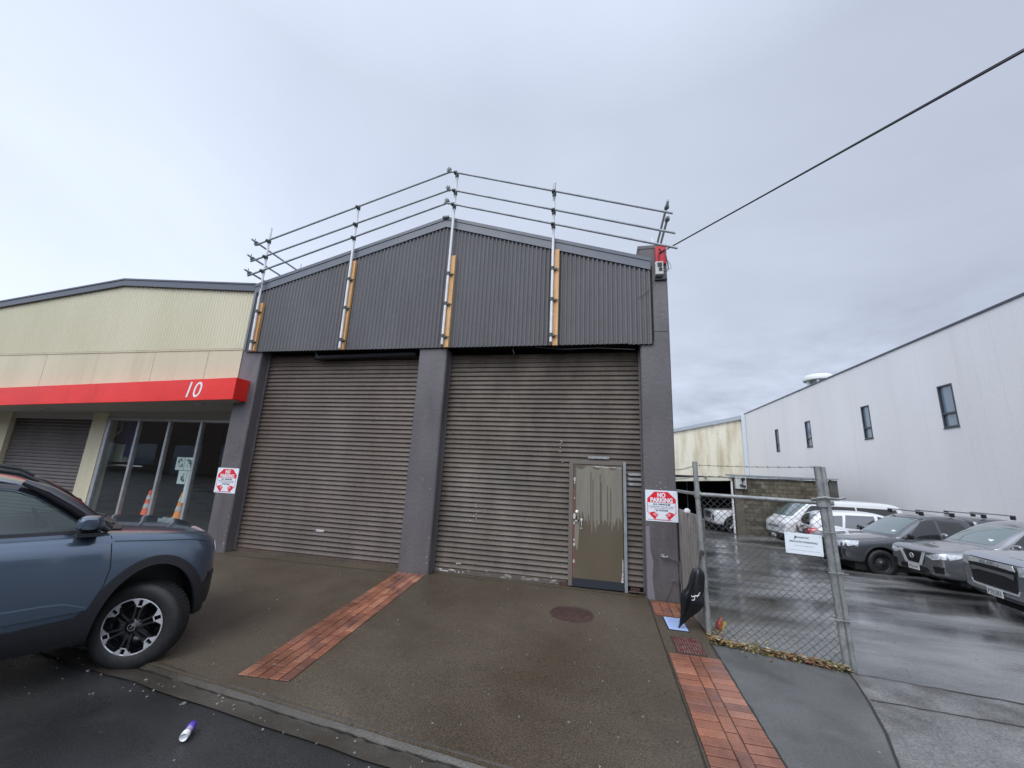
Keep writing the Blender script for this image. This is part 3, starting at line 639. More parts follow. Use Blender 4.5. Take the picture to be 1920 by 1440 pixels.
for i, (a, c) in enumerate(posts):
    b = MB(); b.tube(a, c, .024, 12); p = sb(b, 'upright_tube', M_post)
    if i == 3: b = MB(); b.tube((a[0], a[1], a[2] - .02), (a[0], a[1], a[2] - .42), .0245, 12); sb(b, 'tube_sleeve', M_rail)
    if i == 0: b = MB(); b.tube((-6.985, -.15, 5.30), (-6.98, -.15, 4.98), .0255, 12); sb(b, 'tube_sleeve', M_clamp)
    x, z0, z1 = boards[i]
    b = MB(); b.box(x - .045, x + .045, -.118, -.058, z0, z1)
    for k in range(3): b.tube((x + rnd.uniform(-.02, .02), -.122, lerp(k / 3 + .1, z0, z1)), (x, -.117, lerp(k / 3 + .1, z0, z1)), .008, 6, 1)
    sb(b, 'timber_packer', [M_timb, mat('timber knot', (.25, .06, .03), rough=.6)], bevel=.003)
    for z in clz[i]:
        t = (z - c[2]) / (a[2] - c[2]); xx = lerp(t, c[0], a[0])
        b = MB(); b.tube((xx, -.15, z - .03), (xx, -.15, z + .03), .034, 10); b.tube((xx - .05, -.16, z + .01), (xx + .11, -.14, z - .015), .010, 6); b.obox((xx + .045, -.135, z - .01), .05, .05, .035); sb(b, 'clamp', M_clamp)
yr = -.20
railsL = [((-7.30, yr, 6.18), (-2.87, yr, 7.466)), ((-7.33, yr, 5.795), (-2.86, yr, 7.043)), ((-7.33, yr, 5.458), (-2.86, yr, 6.756))]
railsR = [((-2.95, yr - .05, 7.443), (1.235, yr - .05, 6.04)), ((-2.92, yr - .05, 7.022), (1.262, yr - .05, 5.66)), ((-2.95, yr - .05, 6.722), (1.285, yr - .05, 5.378))]
for a, c in railsL + railsR:
    b = MB(); b.tube(a, c, .0205, 10); sb(b, 'guard_rail', M_rail)
    for (pa, pc) in posts:
        px = lerp(.8, pc[0], pa[0]);
        if a[0] + .1 < px < c[0] - .02:
            t = (px - a[0]) / (c[0] - a[0]); z = lerp(t, a[2], c[2])
            b = MB(); b.tube((px, -.15, z - .035), (px, -.15, z + .035), .036, 10); b.tube((px - .03, a[1], z), (px + .035, a[1], z + .0), .030, 8); b.tube((px + .02, -.26, z - .01), (px + .02, -.16, z - .01), .008, 6); b.obox((px - .03, -.18, z + .03), .03, .05, .03); sb(b, 'rail_clamp', M_clamp)
# ridge couplers
for (a, c) in railsL:
    x, z = c[0] - .03, c[2] - .01
    b = MB(); b.obox((x, -.24, z), .06, .09, .05); b.tube((x - .06, -.25, z + .03), (x + .05, -.25, z - .03), .010, 6); b.tube((x - .03, -.25, z + .07), (x + .03, -.25, z - .08), .009, 6); sb(b, 'rail_clamp', mat('green clamp steel', (.10, .15, .13), rough=.5))
# side rails on the left going back over the roof, with their uprights
for (z, x, y1_) in ((6.20, -7.27, 4.6), (5.83, -7.29, 4.6), (5.49, -7.29, 4.6)):
    b = MB(); b.tube((x, -.34, z + .04), (x, y1_, z + .04), .0205, 10); sb(b, 'side_rail', M_rail)
    b = MB(); b.obox((x, yr, z + .02), .06, .07, .07); b.tube((x - .05, yr - .03, z + .06), (x + .04, yr - .03, z - .05), .009, 6); b.tube((x - .06, yr, z + .0), (x - .02, yr - .03, z + .12), .008, 6); sb(b, 'rail_clamp', mat('green clamp steel', (.10, .15, .13), rough=.5))
for y in (1.05, 3.2):
    b = MB(); b.tube((-7.23, y, 5.0), (-7.23, y, 6.42), .0225, 10); sb(b, 'upright_tube', M_post)
for (z, y0_) in ((6.26, -.30), (6.02, -.19)):
    b = MB(); b.tube((1.16 if z > 6.1 else 1.165, y0_, z), (1.16, 4.5, z), .022, 10); sb(b, 'side_rail', M_rail)
    b = MB(); b.tube((1.16, -.14, z), (1.16, -.08, z), .034, 8); b.obox((1.17, -.13, z + .0), .06, .05, .06); sb(b, 'rail_clamp', mat('green clamp steel', (.10, .15, .13), rough=.5))
b = MB(); b.tube((1.10, 1.2, 5.0), (1.10, 1.2, 6.5), .0225, 10); sb(b, 'upright_tube', M_post)

# ================================================================ NEIGHBOUR (cream building, red canopy, number 10)
nb = empty('cream_building', (-11, 0, 0), 0, 'cream building with corrugated gable and red canopy numbered 10', 'building')
Tn = Matrix.Translation((11, 0, 0))
def nbo(b, name, m, parent=None, **k): return b.build(name, m, parent or nb, Tn if (parent or nb) is nb else None, **k)
def zn(x): return 5.66 + (x + 11.0) * (-.093 if x > -11 else .093)
b = corr(-22.0, -7.20, 3.90, lambda x: zn(x) - .13, .0762, .017, -.005, '', M_creamc, lap=10); nbo(b, 'corrugated_cladding', M_creamc, fixn=False)
b = MB(); b.prism([(-22, 3.9), (-7.2, 3.9), (-7.2, 5.15), (-11, 5.5), (-22, 4.5)], .005, .2); nbo(b, 'gable_backing', M_cream)
b = MB(); b.box(-22, -7.285, .0, .2, 2.76, 3.885); nbo(b, 'wall', M_cream)
b = MB(); b.box(-22, -7.23, -.012, .0, 3.865, 3.90); nbo(b, 'sill_flashing', M_cream)
b = MB()
for x in (-8.15, -9.6, -12.9): b.box(x - .004, x + .004, -.002, 0, 2.95, 3.86)
nbo(b, 'wall_joint', mat('thin wall crack', (.25, .22, .15), rough=.8))
for (xa, xb) in ((-22, -11), (-11, -7.20)):
    for (o1, o2, yf) in ((-.005, .03, -.09), (-.145, -.003, -.075)):
        b = MB(); b.prism([(xa, zn(xa) + o1), (xb, zn(xb) + o1), (xb, zn(xb) + o2), (xa, zn(xa) + o2)], yf, .2); nbo(b, 'barge_flashing', mat('slate grey flashing', (0.075, 0.085, 0.105), rough=.4))
b = MB(); b.add([(-22, .1, zn(-22) - .02), (-11, .1, zn(-11) - .02), (-7.25, .1, zn(-7.25) - .02), (-7.25, 18, zn(-7.25) - .02), (-11, 18, zn(-11) - .02), (-22, 18, zn(-22) - .02)], [(0, 1, 4, 5), (1, 2, 3, 4)]); nbo(b, 'roof', M_flash)
# canopy: slightly falling to the left
def zc_(x): return (x + 6.95) * .033
cp = empty('canopy', (0, 0, 0), parent=nb); cp.location = (11, 0, 0)
pts0 = []
b = MB(); xa, xb = -20.0, -6.95
za0, za1 = 3.19 + zc_(xa), 3.19; zb0, zb1 = 2.755 + zc_(xa) * .88, 2.755
b.add([(xa, -.315, zb0), (xb, -.315, zb1), (xb, -.315, za1), (xa, -.315, za0), (xa, -.004, zb0), (xb, -.004, zb1), (xb, -.004, za1), (xa, -.004, za0)],
      [(0, 1, 2, 3), (1, 5, 6, 2), (4, 7, 6, 5), (3, 2, 6, 7), (0, 3, 7, 4), (0, 4, 5, 1)])
b.build('fascia', M_red, cp, bevel=.004)
REC = .85
b = MB(); b.add([(xa, -.30, zb0 - .002), (xb + .01, -.30, zb1 - .002), (-7.28, REC + .1, 2.70), (xa, REC + .1, 2.50)], [(0, 1, 2, 3)]); b.build('soffit', M_soff, cp, fixn=False)
for (x, y) in ((-8.05, -.02), (-12.6, .1)):
    b = MB(); z = 2.745 + zc_(x) * .9; b.lathe([(.0, .0), (.075, .0), (.09, .012), (.09, .03)], (x, y, z - .03), 'Z', 16); b.build('downlight', M_galv, cp)
text('10', .40, wallM(-7.97, -.318, 2.975 + zc_(-7.97) * .9), 'number', M_white, cp, width=.36, height=.32, shear=.2)
# recessed shopfront
b = MB(); b.box(-22, -7.28, REC, REC + .2, 2.42, 2.75); nbo(b, 'head_beam', M_soff)
b = MB(); b.box(-12.25, -11.78, REC - .04, REC + .2, -.1, 2.60); nbo(b, 'pillar', M_cream)
b = MB(); b.box(-15.75, -15.1, REC - .04, REC + .2, -.1, 2.60); b.box(-22, -15.75, REC, REC + .15, -.1, 2.5); nbo(b, 'pillar', M_cream)
o = roller(-15.1, -12.25, -.05, 2.58, REC + .08, 'roller_door', M_shut3, seed=8); o.parent = nb; o.matrix_local = Tn
b = MB(); b.box(-16, -7.28, -.05, REC + .1, -.085, -.078); 
fr = empty('shopfront', (0, 0, 0), parent=nb); fr.location = (11, 0, 0)
for x, w_ in ((-11.72, .05), (-10.78, .032), (-9.86, .032), (-8.93, .032)):
    b = MB(); b.box(x - w_, x + w_, REC - .03, REC + .05, -.08, 2.46); b.build('mullion', M_alu, fr, bevel=.004)
b = MB(); b.box(-11.7, -7.35, REC - .02, REC + .05, 2.42, 2.47); b.box(-11.7, -7.35, REC - .02, REC + .05, -.08, 0.0); b.build('frame_rail', M_alu, fr)
for i, (x0_, x1_) in enumerate(((-11.68, -10.81), (-10.75, -9.89), (-9.83, -8.96), (-8.90, -7.35))):
    b = MB(); b.box(x0_, x1_, REC + .005, REC + .015, .0, 2.42); b.build('glass_pane', M_glass, fr)
# dim room behind the glass
b = MB(); b.box(-12.9, -7.3, 5.0, 5.1, -.1, 2.9); b.box(-13.0, -12.9, REC + .2, 5.1, -.1, 2.9); b.box(-7.3, -7.28, REC + .2, 5.1, -.1, 2.9); b.box(-12.9, -7.3, REC + .2, 5.0, 2.75, 2.80)
b.box(-12.9, -7.3, REC + .2, 5.0, -.10, -.085)
nbo(b, 'room', mat('dim room wall', (0.055, 0.055, 0.048), (0.09, 0.085, 0.07), rough=.8, scale=.6))
def inner(name, label, cat, box, m, group=None, bev=.005):
    b = MB(); b.box(*box); o = b.build(name, m, None, bevel=bev); return tag(o, label, cat, group)
M_blu = mat('blue curtain', (0.03, 0.05, 0.16), (0.05, 0.08, 0.22), rough=.8, scale=3, stretch=(8, 1, .5))
# pleated curtain
b = MB(); prev = None
for i in range(61):
    x = -12.15 + i * .012; y = 1.35 + .03 * math.sin(i * .9)
    row = [(x, y, 1.55), (x, y, 2.45)]
    if prev: b.add(prev + row, [(0, 2, 3, 1)], 0, True)
    prev = row
tag(b.build('curtain', M_blu, None, fixn=False), 'short blue curtain hanging inside the leftmost shop window', 'curtain')
wb = MB(); wb.box(-12.22, -11.76, 1.30, 1.48, 1.42, 1.86); wbo = wb.build('wall_box', mat('pale green white box', (.62, .68, .60), rough=.5), None, bevel=.01); tag(wbo, 'pale box with a pipe standing inside the leftmost shop window', 'box')
b = MB(); b.path([(-12.03, 1.3, 2.4), (-12.0, 1.3, 2.2), (-12.20, 1.28, 2.0), (-12.26, 1.28, 1.75), (-12.2, 1.28, 1.66)], .014, 6); b.path([(-12.3, 1.28, 1.30), (-11.8, 1.28, 1.34), (-11.0, 1.28, 1.34)], .02, 6); b.build('pipe', M_white, wbo)
# posters taped inside the glass
M_paper = mat('paper', (.66, .72, .68), rough=.6)
pe = MB(); yg = REC + .022
pa = empty('notice_papers', (-9.1, yg, 1.5), 0, 'pale notices taped inside the glass beside the third mullion', 'notice')
for (x0_, x1_, z0_, z1_) in ((-9.46, -9.23, 1.32, 1.61), (-9.22, -8.97, 1.32, 1.61), (-9.33, -9.10, 1.02, 1.31), (-9.09, -8.965, .62, 1.31)):
    b = MB(); b.box(x0_ + 9.1, x1_ + 9.1, 0, .002, z0_ - 1.5, z1_ - 1.5); p = b.build('paper_sheet', M_paper, pa)
    if x0_ < -9.1 and z0_ > 1.0:
        b = MB(); rr_ = random.Random(int(-x0_ * 100))
        cx = (x0_ + x1_) / 2 + 9.1; cz = (z0_ + z1_) / 2 - 1.5
        for q in range(9): 
            ax = rr_.uniform(-.07, .05); az_ = rr_.uniform(-.10, .07); b.box(cx + ax, cx + ax + rr_.uniform(.02, .05), -.002 - q * .0004, -.001 - q * .0004, cz + az_, cz + az_ + rr_.uniform(.02, .07))
        b.build('dark_print', mat('dark print', (.10, .11, .11), rough=.6), p)
# cones inside
def cone(x, y, label, tone):
    r = empty('traffic_cone', (x, y, -.085), rnd.uniform(0, 1), label, 'traffic cone', 'traffic cones behind the shop glass')
    m = mat('cone plastic %d' % tone, (1.0, 0.14, 0.03) if tone == 0 else (1.0, 0.32, 0.05), rough=.4)
    b = MB(); b.lathe([(.165, .03), (.135, .12), (.098, .42), (.094, .43), (.045, .82), (.03, .90), (.0, .905)], n=24); b.build('cone_body', m, r)
    b = MB(); b.box(-.20, .20, -.20, .20, .0, .03); b.build('base', m, r, bevel=.01)
    for z0_, z1_ in ((.50, .60), (.70, .79)):
        b = MB(); f = lambda z: lerp((z - .43) / .39, .094, .045) + .003; b.lathe([(f(z0_), z0_), (f(z1_), z1_)], n=24); b.build('reflective_band', mat('white reflective band', (.75, .75, .75), (.5, .5, .5), rough=.4, scale=30), r)
cone(-10.33, 1.13, 'red orange traffic cone inside the glass, nearer the blue curtain', 0)
cone(-9.36, 1.11, 'orange traffic cone inside the glass under the taped notices', 1)
o = inner('cardboard_box', 'dark storage box on the shop floor behind the second window', 'box', (-10.6, -9.9, 3.2, 3.9, -.085, 1.5), mat('dark box', (.06, .05, .045), rough=.8))
b = MB(); b.box(-8.6, -7.9, 2.8, 3.5, -.085, .9); b.box(-8.65, -7.85, 2.75, 3.55, .9, .95); o = b.build('counter', mat('counter', (.12, .12, .11), rough=.5), None); tag(o, 'low counter standing inside the rightmost shop window', 'counter')
b = MB(); b.box(-8.5, -8.15, 2.95, 3.0, 1.15, 1.42); b.box(-8.36, -8.29, 2.98, 3.02, .95, 1.15); b.box(-8.45, -8.2, 2.9, 3.1, .95, .965); o = b.build('monitor', M_black, None); tag(o, 'black monitor on the counter inside the shop', 'monitor')
# neighbour side + floor in the recess
b = MB(); b.box(-22, -7.28, .20, REC + .3, -.09, -.079); nbo(b, 'threshold', M_conc)

# ================================================================ NO PARKING signs
M_sred = mat('sign red', (0.72, 0.02, 0.035), rough=.35); M_swht = mat('sign white', (0.74, 0.79, 0.82), rough=.3); M_sblk = mat('sign print', (0.03, 0.05, 0.07), rough=.5); M_smag = mat('sign print magenta', (0.45, 0.12, 0.25), rough=.5)
def octa(w_, h_, c): return [(-w_ + c, -h_), (w_ - c, -h_), (w_, -h_ + c), (w_, h_ - c), (w_ - c, h_), (-w_ + c, h_), (-w_, h_ - c), (-w_, -h_ + c)]
def noparking(x, z, label, W=.462, H=.452):
    r = empty('no_parking_sign', (x, -.003, z), 0, label, 'sign', 'no parking signs on the pillars')
    b = MB(); b.box(-W / 2, W / 2, -.004, .0, -H / 2, H / 2); pn = b.build('sign_panel', M_swht, r)
    s_ = W / .462; k = H / .452
    w_, h_, c = .205 * s_, .205 * k, .105
    P = octa(w_, h_, c)
    b = MB()   # red outline ring
    O = octa(w_, h_, c); I = octa(w_ - .008, h_ - .008, c - .003)
    for i in range(8):
        j = (i + 1) % 8; b.add([(O[i][0], -.0052, O[i][1]), (O[j][0], -.0052, O[j][1]), (I[j][0], -.0052, I[j][1]), (I[i][0], -.0052, I[i][1])], [(0, 1, 2, 3)])
    b.add([(w_, -.0055, .045 * k), (w_, -.0055, h_ - c), (w_ - c, -.0055, h_), (-w_ + c, -.0055, h_), (-w_, -.0055, h_ - c), (-w_, -.0055, .045 * k)], [(0, 1, 2, 3, 4, 5)])
    # two pointing hands low left and right, cuffs cut by the octagon edge
    for sg in (-1, 1):
        cuff = [(-w_ + .03, -.105 * k), (-.105, -.085 * k), (-.055, -.135 * k), (-.10, -h_ + .004), (-w_ + c, -h_ + .004), (-w_ + .058, -.155 * k)]
        b.add([(-sg * px_, -.0056, pz_) for px_, pz_ in cuff], [tuple(range(6)) if sg == 1 else tuple(range(5, -1, -1))])
    b.build('red_print', M_sred, pn, fixn=False)
    b = MB()
    for sg in (-1, 1):
        hand = [(-.125, -.112), (-.085, -.098), (-.045, -.128), (-.050, -.140), (-.078, -.126), (-.088, -.134), (-.062, -.158), (-.070, -.166), (-.10, -.146), (-.125, -.136)]
        b.add([(-sg * px_, -.0060, pz_ * k) for px_, pz_ in hand], [tuple(range(10))])
    b.build('hand_print', mat('hand print pink', (0.75, 0.30, 0.33), rough=.4), pn, fixn=False)
    def tx(s, size, zz_, m, wd, ht, bo=0.0): text(s, size, wallM(0, -.0062, zz_ * k), 'lettering', m, pn, width=wd, height=ht * k, extr=.0003, bold=bo)
    tx('NO', .1, .157, M_swht, .118, .070, .0045); tx('PARKING', .1, .083, M_swht, .32, .070, .0045)
    tx('ALL VEHICLES', .03, .022, M_sblk, .25, .024, .001); tx('PARKED HERE WILL BE TOWED', .02, -.012, M_sblk, .36, .014); tx('AT THE OWNERS EXPENSE', .02, -.036, M_smag, .33, .014); tx('24 HOURS', .03, -.066, M_sblk, .18, .024, .001)
    b = MB(); b.box(-W / 2 + .03, W / 2 - .09, -.0058, -.0052, -H / 2 + .018, -H / 2 + .024); b.build('fine_print', M_smag, pn)
    return r
noparking(.929, 1.232, 'no parking sign on the right pillar above the bent pipe')
noparking(-7.045, 1.212, 'no parking sign on the left pillar beside the shop glass', W=.49, H=.47)

# ================================================================ WHITE BUILDING and others on the right
wbd = empty('white_building', (13, 12, 0), 0, 'long white plastered building with narrow windows along the yard', 'building')
Tw = Matrix.Translation((-13, -12, 0))
def wbo_(b, name, m, parent=None, **k): return b.build(name, m, parent or wbd, Tw if (parent or wbd) is wbd else None, **k)
wins = [(26.85, 26.28), (22.30, 21.62), (16.55, 15.92), (11.78, 11.10), (6.4, 5.7)]
zA, zB = 4.05, 5.68
b = MB()
ys = [33.0]
for a, c in wins: ys += [a, c]
ys.append(-1.2)
for i in range(0, len(ys), 2): b.box(13.0, 13.25, ys[i + 1], ys[i], -1.2, 7.76)
for a, c in wins: b.box(13.0, 13.25, c, a, -1.2, zA); b.box(13.0, 13.25, c, a, zB, 7.76)
b.box(13.25, 30, -1.2, -1.0, -1.2, 7.76)
wbo_(b, 'wall', M_whtw)
b = MB(); b.box(12.96, 13.30, -1.25, 33.02, 7.76, 7.84); wbo_(b, 'parapet_capping', mat('dark capping', (.05, .06, .075), rough=.4))
b = MB(); b.box(13.3, 30, -1.2, 33, 7.3, 7.4); wbo_(b, 'roof', M_flash)
for a, c in wins:
    wn_ = empty('window', (0, 0, 0), parent=wbd); wn_.location = (0, (a + c) / 2 - 12, 0)
    ym = (a + c) / 2; h_ = (a - c) / 2
    b = MB(); f = .055
    b.box(12.985, 13.08, -h_, -h_ + f, zA, zB); b.box(12.985, 13.08, h_ - f, h_, zA, zB); b.box(12.985, 13.08, -h_ + f, h_ - f, zA, zA + f); b.box(12.985, 13.08, -h_ + f, h_ - f, zB - f, zB); b.box(12.985, 13.08, -h_ + f, h_ - f, zA + .50, zA + .57)
    b.build('frame', M_steel, wn_, Matrix.Translation((-13, 0, 0)))
    b = MB(); b.box(13.06, 13.07, -h_ + f, h_ - f, zA + f, zA + .50); b.box(13.06, 13.07, -h_ + f, h_ - f, zA + .57, zB - f); b.build('pane', M_wglass, wn_, Matrix.Translation((-13, 0, 0)))
    b = MB(); b.box(12.97, 13.0, -h_ - .02, h_ + .02, zA - .04, zA); b.build('sill', M_steel, wn_, Matrix.Translation((-13, 0, 0)))
for y in (10.75, 10.05, 9.2, 7.6, 16.9, 17.4, 19.0, 25.2, 24.9, 14.2, 12.6):
    b = MB(); b.box(12.9975, 13.0, y - .006, y + .006, 3.0 if y in (9.2, 12.6) else -.9, 7.7)
    wbo_(b, 'panel_joint', mat('faint wall streak', (.66, .66, .66), rough=.8))
def ventunit(x, y, z, s, label):
    r = empty('roof_vent', (x, y, z), 0, label, 'roof vent', 'vents on the white building roof')
    b = MB(); b.lathe([(.35 * s, 0), (.35 * s, .42 * s)], n=20); b.build('drum', mat('vent grey', (.30, .33, .30), rough=.5), r)
    b = MB()
    for k in range(6): a = k * math.pi / 3; b.obox((math.cos(a) * .45 * s, math.sin(a) * .45 * s, .25 * s), .10 * s, .10 * s, .36 * s, Matrix.Rotation(a, 3, 'Z'))
    b.build('louvre_strut', mat('vent pale', (.66, .68, .64), rough=.5), r)
    b = MB(); b.lathe([(.62 * s, .40 * s), (.64 * s, .52 * s), (.50 * s, .66 * s), (.0, .72 * s)], n=20); b.lathe([(.62 * s, .40 * s), (.0, .40 * s)], n=20); b.build('cowl', mat('vent pale', (.66, .68, .64), rough=.5), r)
ventunit(14.2, 22.5, 7.88, 1.4, 'large pale drum vent standing on the white building roof')
ventunit(14.0, 30.8, 7.75, .6, 'small low vent on the far end of the white building roof')
# gutter downpipe corner + cream far building
fb = empty('cream_shed', (8, 33, 0), 0, 'stained cream clad building closing the far end of the yard', 'building')
Tf = Matrix.Translation((-8, -33, 0))
b = MB(); b.prism([(-6, -1.2), (12.96, -1.2), (12.96, 7.35), (7.4, 6.12), (-6, 3.2)], 33.0, 33.3); b.build('wall', M_crea2, fb, Tf)
b = MB(); b.prism([(-6, 3.2), (7.4, 6.12), (12.96, 7.35), (12.96, 7.72), (7.4, 6.42), (-6, 3.4)], 32.8, 33.35); b.build('barge_flashing', mat('pale grey flashing', (.34, .37, .40), rough=.4), fb, Tf)
b = MB(); b.box(12.66, 12.98, 32.75, 33.0, -1, 7.72); b.build('corner_trim', mat('pale trim', (.58, .62, .66), rough=.5), fb, Tf)
b = MB(); b.add([(-6, 33.3, 3.3), (12.9, 33.3, 7.5), (12.9, 50, 7.5), (-6, 50, 3.3)], [(0, 1, 2, 3)]); b.build('roof', M_flash, fb, Tf)

# block wall with capping, carport
bw = empty('block_wall', (9, 16.3, -.8), 0, 'mossy concrete block wall with a pale gutter along its top', 'wall')
Tb = Matrix.Translation((-9, -16.3, .8))
b = MB(); b.box(6.78, 11.35, 16.3, 16.5, -.9, 1.93); b.build('blocks', M_block, bw, Tb)
b = MB(); b.box(11.05, 11.40, 16.27, 16.55, -.9, 1.95); b.build('end_pier', mat('dark wet concrete', (.06, .06, .055), (.10, .10, .09), rough=.7, scale=3), bw, Tb)
b = MB(); b.box(6.6, 11.0, 16.20, 16.32, 1.90, 1.975); b.build('gutter', mat('pale gutter', (.62, .65, .66), rough=.4), bw, Tb)
b = MB(); b.box(6.55, 11.4, 16.15, 16.8, 1.98, 2.05); b.build('capping', mat('grey capping', (.27, .29, .29), rough=.5), bw, Tb)
b = MB(); b.box(6.78, 7.15, 16.26, 16.30, -.9, 1.55); b.build('pier', mat('damp concrete pier', (.16, .13, .09), (.09, .08, .06), rough=.8, scale=2), bw, Tb)
b = MB(); b.box(6.80, 7.30, 16.10, 16.28, 1.35, 1.95); o = b.build('housing', mat('pale housing', (.50, .51, .49), rough=.5), bw, Tb)
lt = empty('floodlight', (7.12, 16.05, 1.75), 0, 'black twin floodlight on the corner of the block wall', 'floodlight')
b = MB(); b.lathe([(.0, -.12), (.09, -.12), (.07, .04), (.0, .05)], (0, 0, .08), 'Y', 14); b.build('lamp_head', M_black, lt)
b = MB(); b.obox((.0, 0, -.24), .26, .12, .07, Matrix.Rotation(.3, 3, 'Y')); b.build('lamp_head', M_black, lt)
b = MB(); b.tube((0, .06, .05), (0, .06, -.26), .02, 6); b.build('bracket', M_black, lt)
cpt = empty('carport', (4.5, 17, -.8), 0, 'low open carport with a white corner post beside the block wall', 'carport')
Tc = Matrix.Translation((-4.5, -17, .8))
def zcp(x): return 1.78 + (x - 6.7) * .045
b = MB(); b.prism([(1.3, zcp(1.3) - .12), (6.72, zcp(6.72) - .05), (6.72, zcp(6.72) + .12), (1.3, zcp(1.3) + .10)], 16.35, 16.45); b.build('fascia', mat('cream fascia', (.60, .58, .46), rough=.5), cpt, Tc)
b = MB(); b.prism([(1.3, zcp(1.3) + .10), (11.3, 1.97), (11.3, 2.02), (1.3, zcp(1.3) + .14)], 16.5, 24); b.build('roof', mat('carport roof', (.40, .41, .38), rough=.5), cpt, Tc)
b = MB(); b.box(6.66, 6.74, 16.38, 16.46, -.85, 1.74); b.build('post', M_white, cpt, Tc)
for x in (4.35, 5.45, 3.3):
    b = MB(); b.box(x - .03, x + .03, 21, 21.06, -.85, 1.6); b.build('post', M_conc, cpt, Tc)
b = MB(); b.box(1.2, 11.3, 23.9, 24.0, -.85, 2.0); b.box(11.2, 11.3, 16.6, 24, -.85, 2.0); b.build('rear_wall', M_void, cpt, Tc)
b = MB(); b.box(5.4, 5.5, 16.0, 16.5, zcp(5.4) + .1, zcp(5.4) + .18); b.box(6.1, 6.3, 16.4, 16.5, zcp(6.2) + .12, zcp(6.2) + .19); b.build('roof_bracket', M_conc, cpt, Tc)

# ================================================================ street beyond the camera (seen in glass and paint)
ob = empty('street_building', (0, -26, 0), 0, 'long low brick building across the street behind the camera', 'building')
To = Matrix.Translation((0, 26, 0))
b = MB(); b.box(-95, 50, -30, -26, -.4, 6.6); b.build('wall', mat('dull brick wall', (.16, .11, .085), (.20, .15, .12), rough=.8, scale=2), ob, To)
b = MB(); b.box(-95.2, 50.2, -30.2, -25.8, 6.6, 6.9); b.build('parapet', mat('pale parapet', (.45, .45, .43), rough=.6), ob, To)
for x in range(-92, 46, 6):
    b = MB(); b.box(x, x + 3.6, -25.99, -25.95, .6 if (x // 6) % 2 else -.3, 2.8); b.build('window', M_wglass, ob, To)

# ================================================================ FENCE
A = Vector((1.235, -1.03, 0)); Bp = Vector((2.405, -1.446, 0))
fe = empty('chain_link_fence', (A.x, A.y, -.12), 0, 'chain link fence bay between two galvanised posts with barbed wire on top', 'fence')
Tfe = Matrix.Translation((-A.x, -A.y, .12))
def fb_(b, name, m, **k): return b.build(name, m, fe, Tfe, **k)
b = MB(); b.tube((1.268, -1.03, -.2), (1.205, -1.03, 1.865), .030, 14); fb_(b, 'post', M_galvd)
b = MB(); b.tube((2.450, -1.446, -.22), (2.390, -1.446, 1.845), .034, 14); b.tube((2.500, -1.464, -.16), (2.436, -1.464, 1.84), .024, 14); 
for z in (.3, .75, 1.15): 
    xx = lerp((z + .2) / 2.06, 2.435, 2.375); b.tube((xx - .055, -1.40, z), (xx + .125, -1.43, z), .006, 6); b.tube((xx - .055, -1.50, z), (xx + .125, -1.515, z), .006, 6)
fb_(b, 'post', M_galvd)
b = MB(); b.path([(2.33, -1.50, 1.50), (2.40, -1.52, 1.515), (2.50, -1.53, 1.50), (2.54, -1.47, 1.505)], .012, 8); b.tube((2.30, -1.44, 1.49), (2.36, -1.44, 1.49), .012, 6); b.tube((2.52, -1.5, 1.50), (2.60, -1.5, 1.52), .014, 8); fb_(b, 'post_clamp', M_galvd)
b = MB(); b.tube((1.19, -1.03, 1.462), (2.50, -1.47, 1.452), .025, 12); b.tube((1.215, -1.04, 1.462), (1.17, .15, 1.462), .022, 10); b.tube((1.218, -1.03, 1.42), (1.216, -1.03, 1.505), .040, 12); b.tube((2.40, -1.446, 1.41), (2.398, -1.446, 1.495), .055, 12); fb_(b, 'top_rail', M_galvd)
b = MB()
dirf = (Bp - A); Lf = dirf.length; dirf.normalize()
M_wire = mat('dull fence wire', (0.10, 0.11, 0.11), (0.06, 0.065, 0.065), rough=.55, metal=.3, scale=10)
def zlo(u): return -.16 + .02 * math.sin(u * 3)
H0, H1, pt = -.14, 1.45, .074
nr = random.Random(4)
k = -int((H1 - H0) / pt) - 1
while k * pt < Lf + (H1 - H0):
    for sg in (1, -1):
        u0 = k * pt if sg == 1 else k * pt + 0.0
        # line u = u0 + sg*(z-H0)
        za_, zb_ = H0, H1
        if sg == 1: ua, ub = u0, u0 + (H1 - H0)
        else: ua, ub = u0 + (H1 - H0), u0
        # clip to 0..Lf
        t0, t1 = 0.0, 1.0; du_ = ub - ua
        lo, hi = (0 - ua) / du_, (Lf - ua) / du_
        if lo > hi: lo, hi = hi, lo
        t0, t1 = max(t0, lo), min(t1, hi)
        if t1 - t0 < .02: continue
        n = max(2, int((t1 - t0) * (H1 - H0) / (pt / 2)))
        pts = []
        for i in range(n + 1):
            t = t0 + (t1 - t0) * i / n; u = ua + du_ * t; z = lerp(t, za_, zb_)
            sag = .012 * math.sin(u * 5 + z * 3) + .006 * math.sin(u * 11 - z * 7)
            p = A + dirf * u; pts.append((p.x + sag * .3, p.y + (.003 if (i + k) % 2 else -.003) * sg + sag, z + nr.uniform(-.003, .003)))
        b.path(pts, .0029, 4)
    k += 1
b.tube(A + Vector((0, 0, H0 + .01)), Bp + Vector((0, 0, H0 + .01)), .003, 5); b.tube(A + Vector((-.01, 0, .7)), Bp + Vector((0, 0, .7)), .002, 5)
fb_(b, 'chain_link_mesh', M_wire, fixn=False)
b = MB()
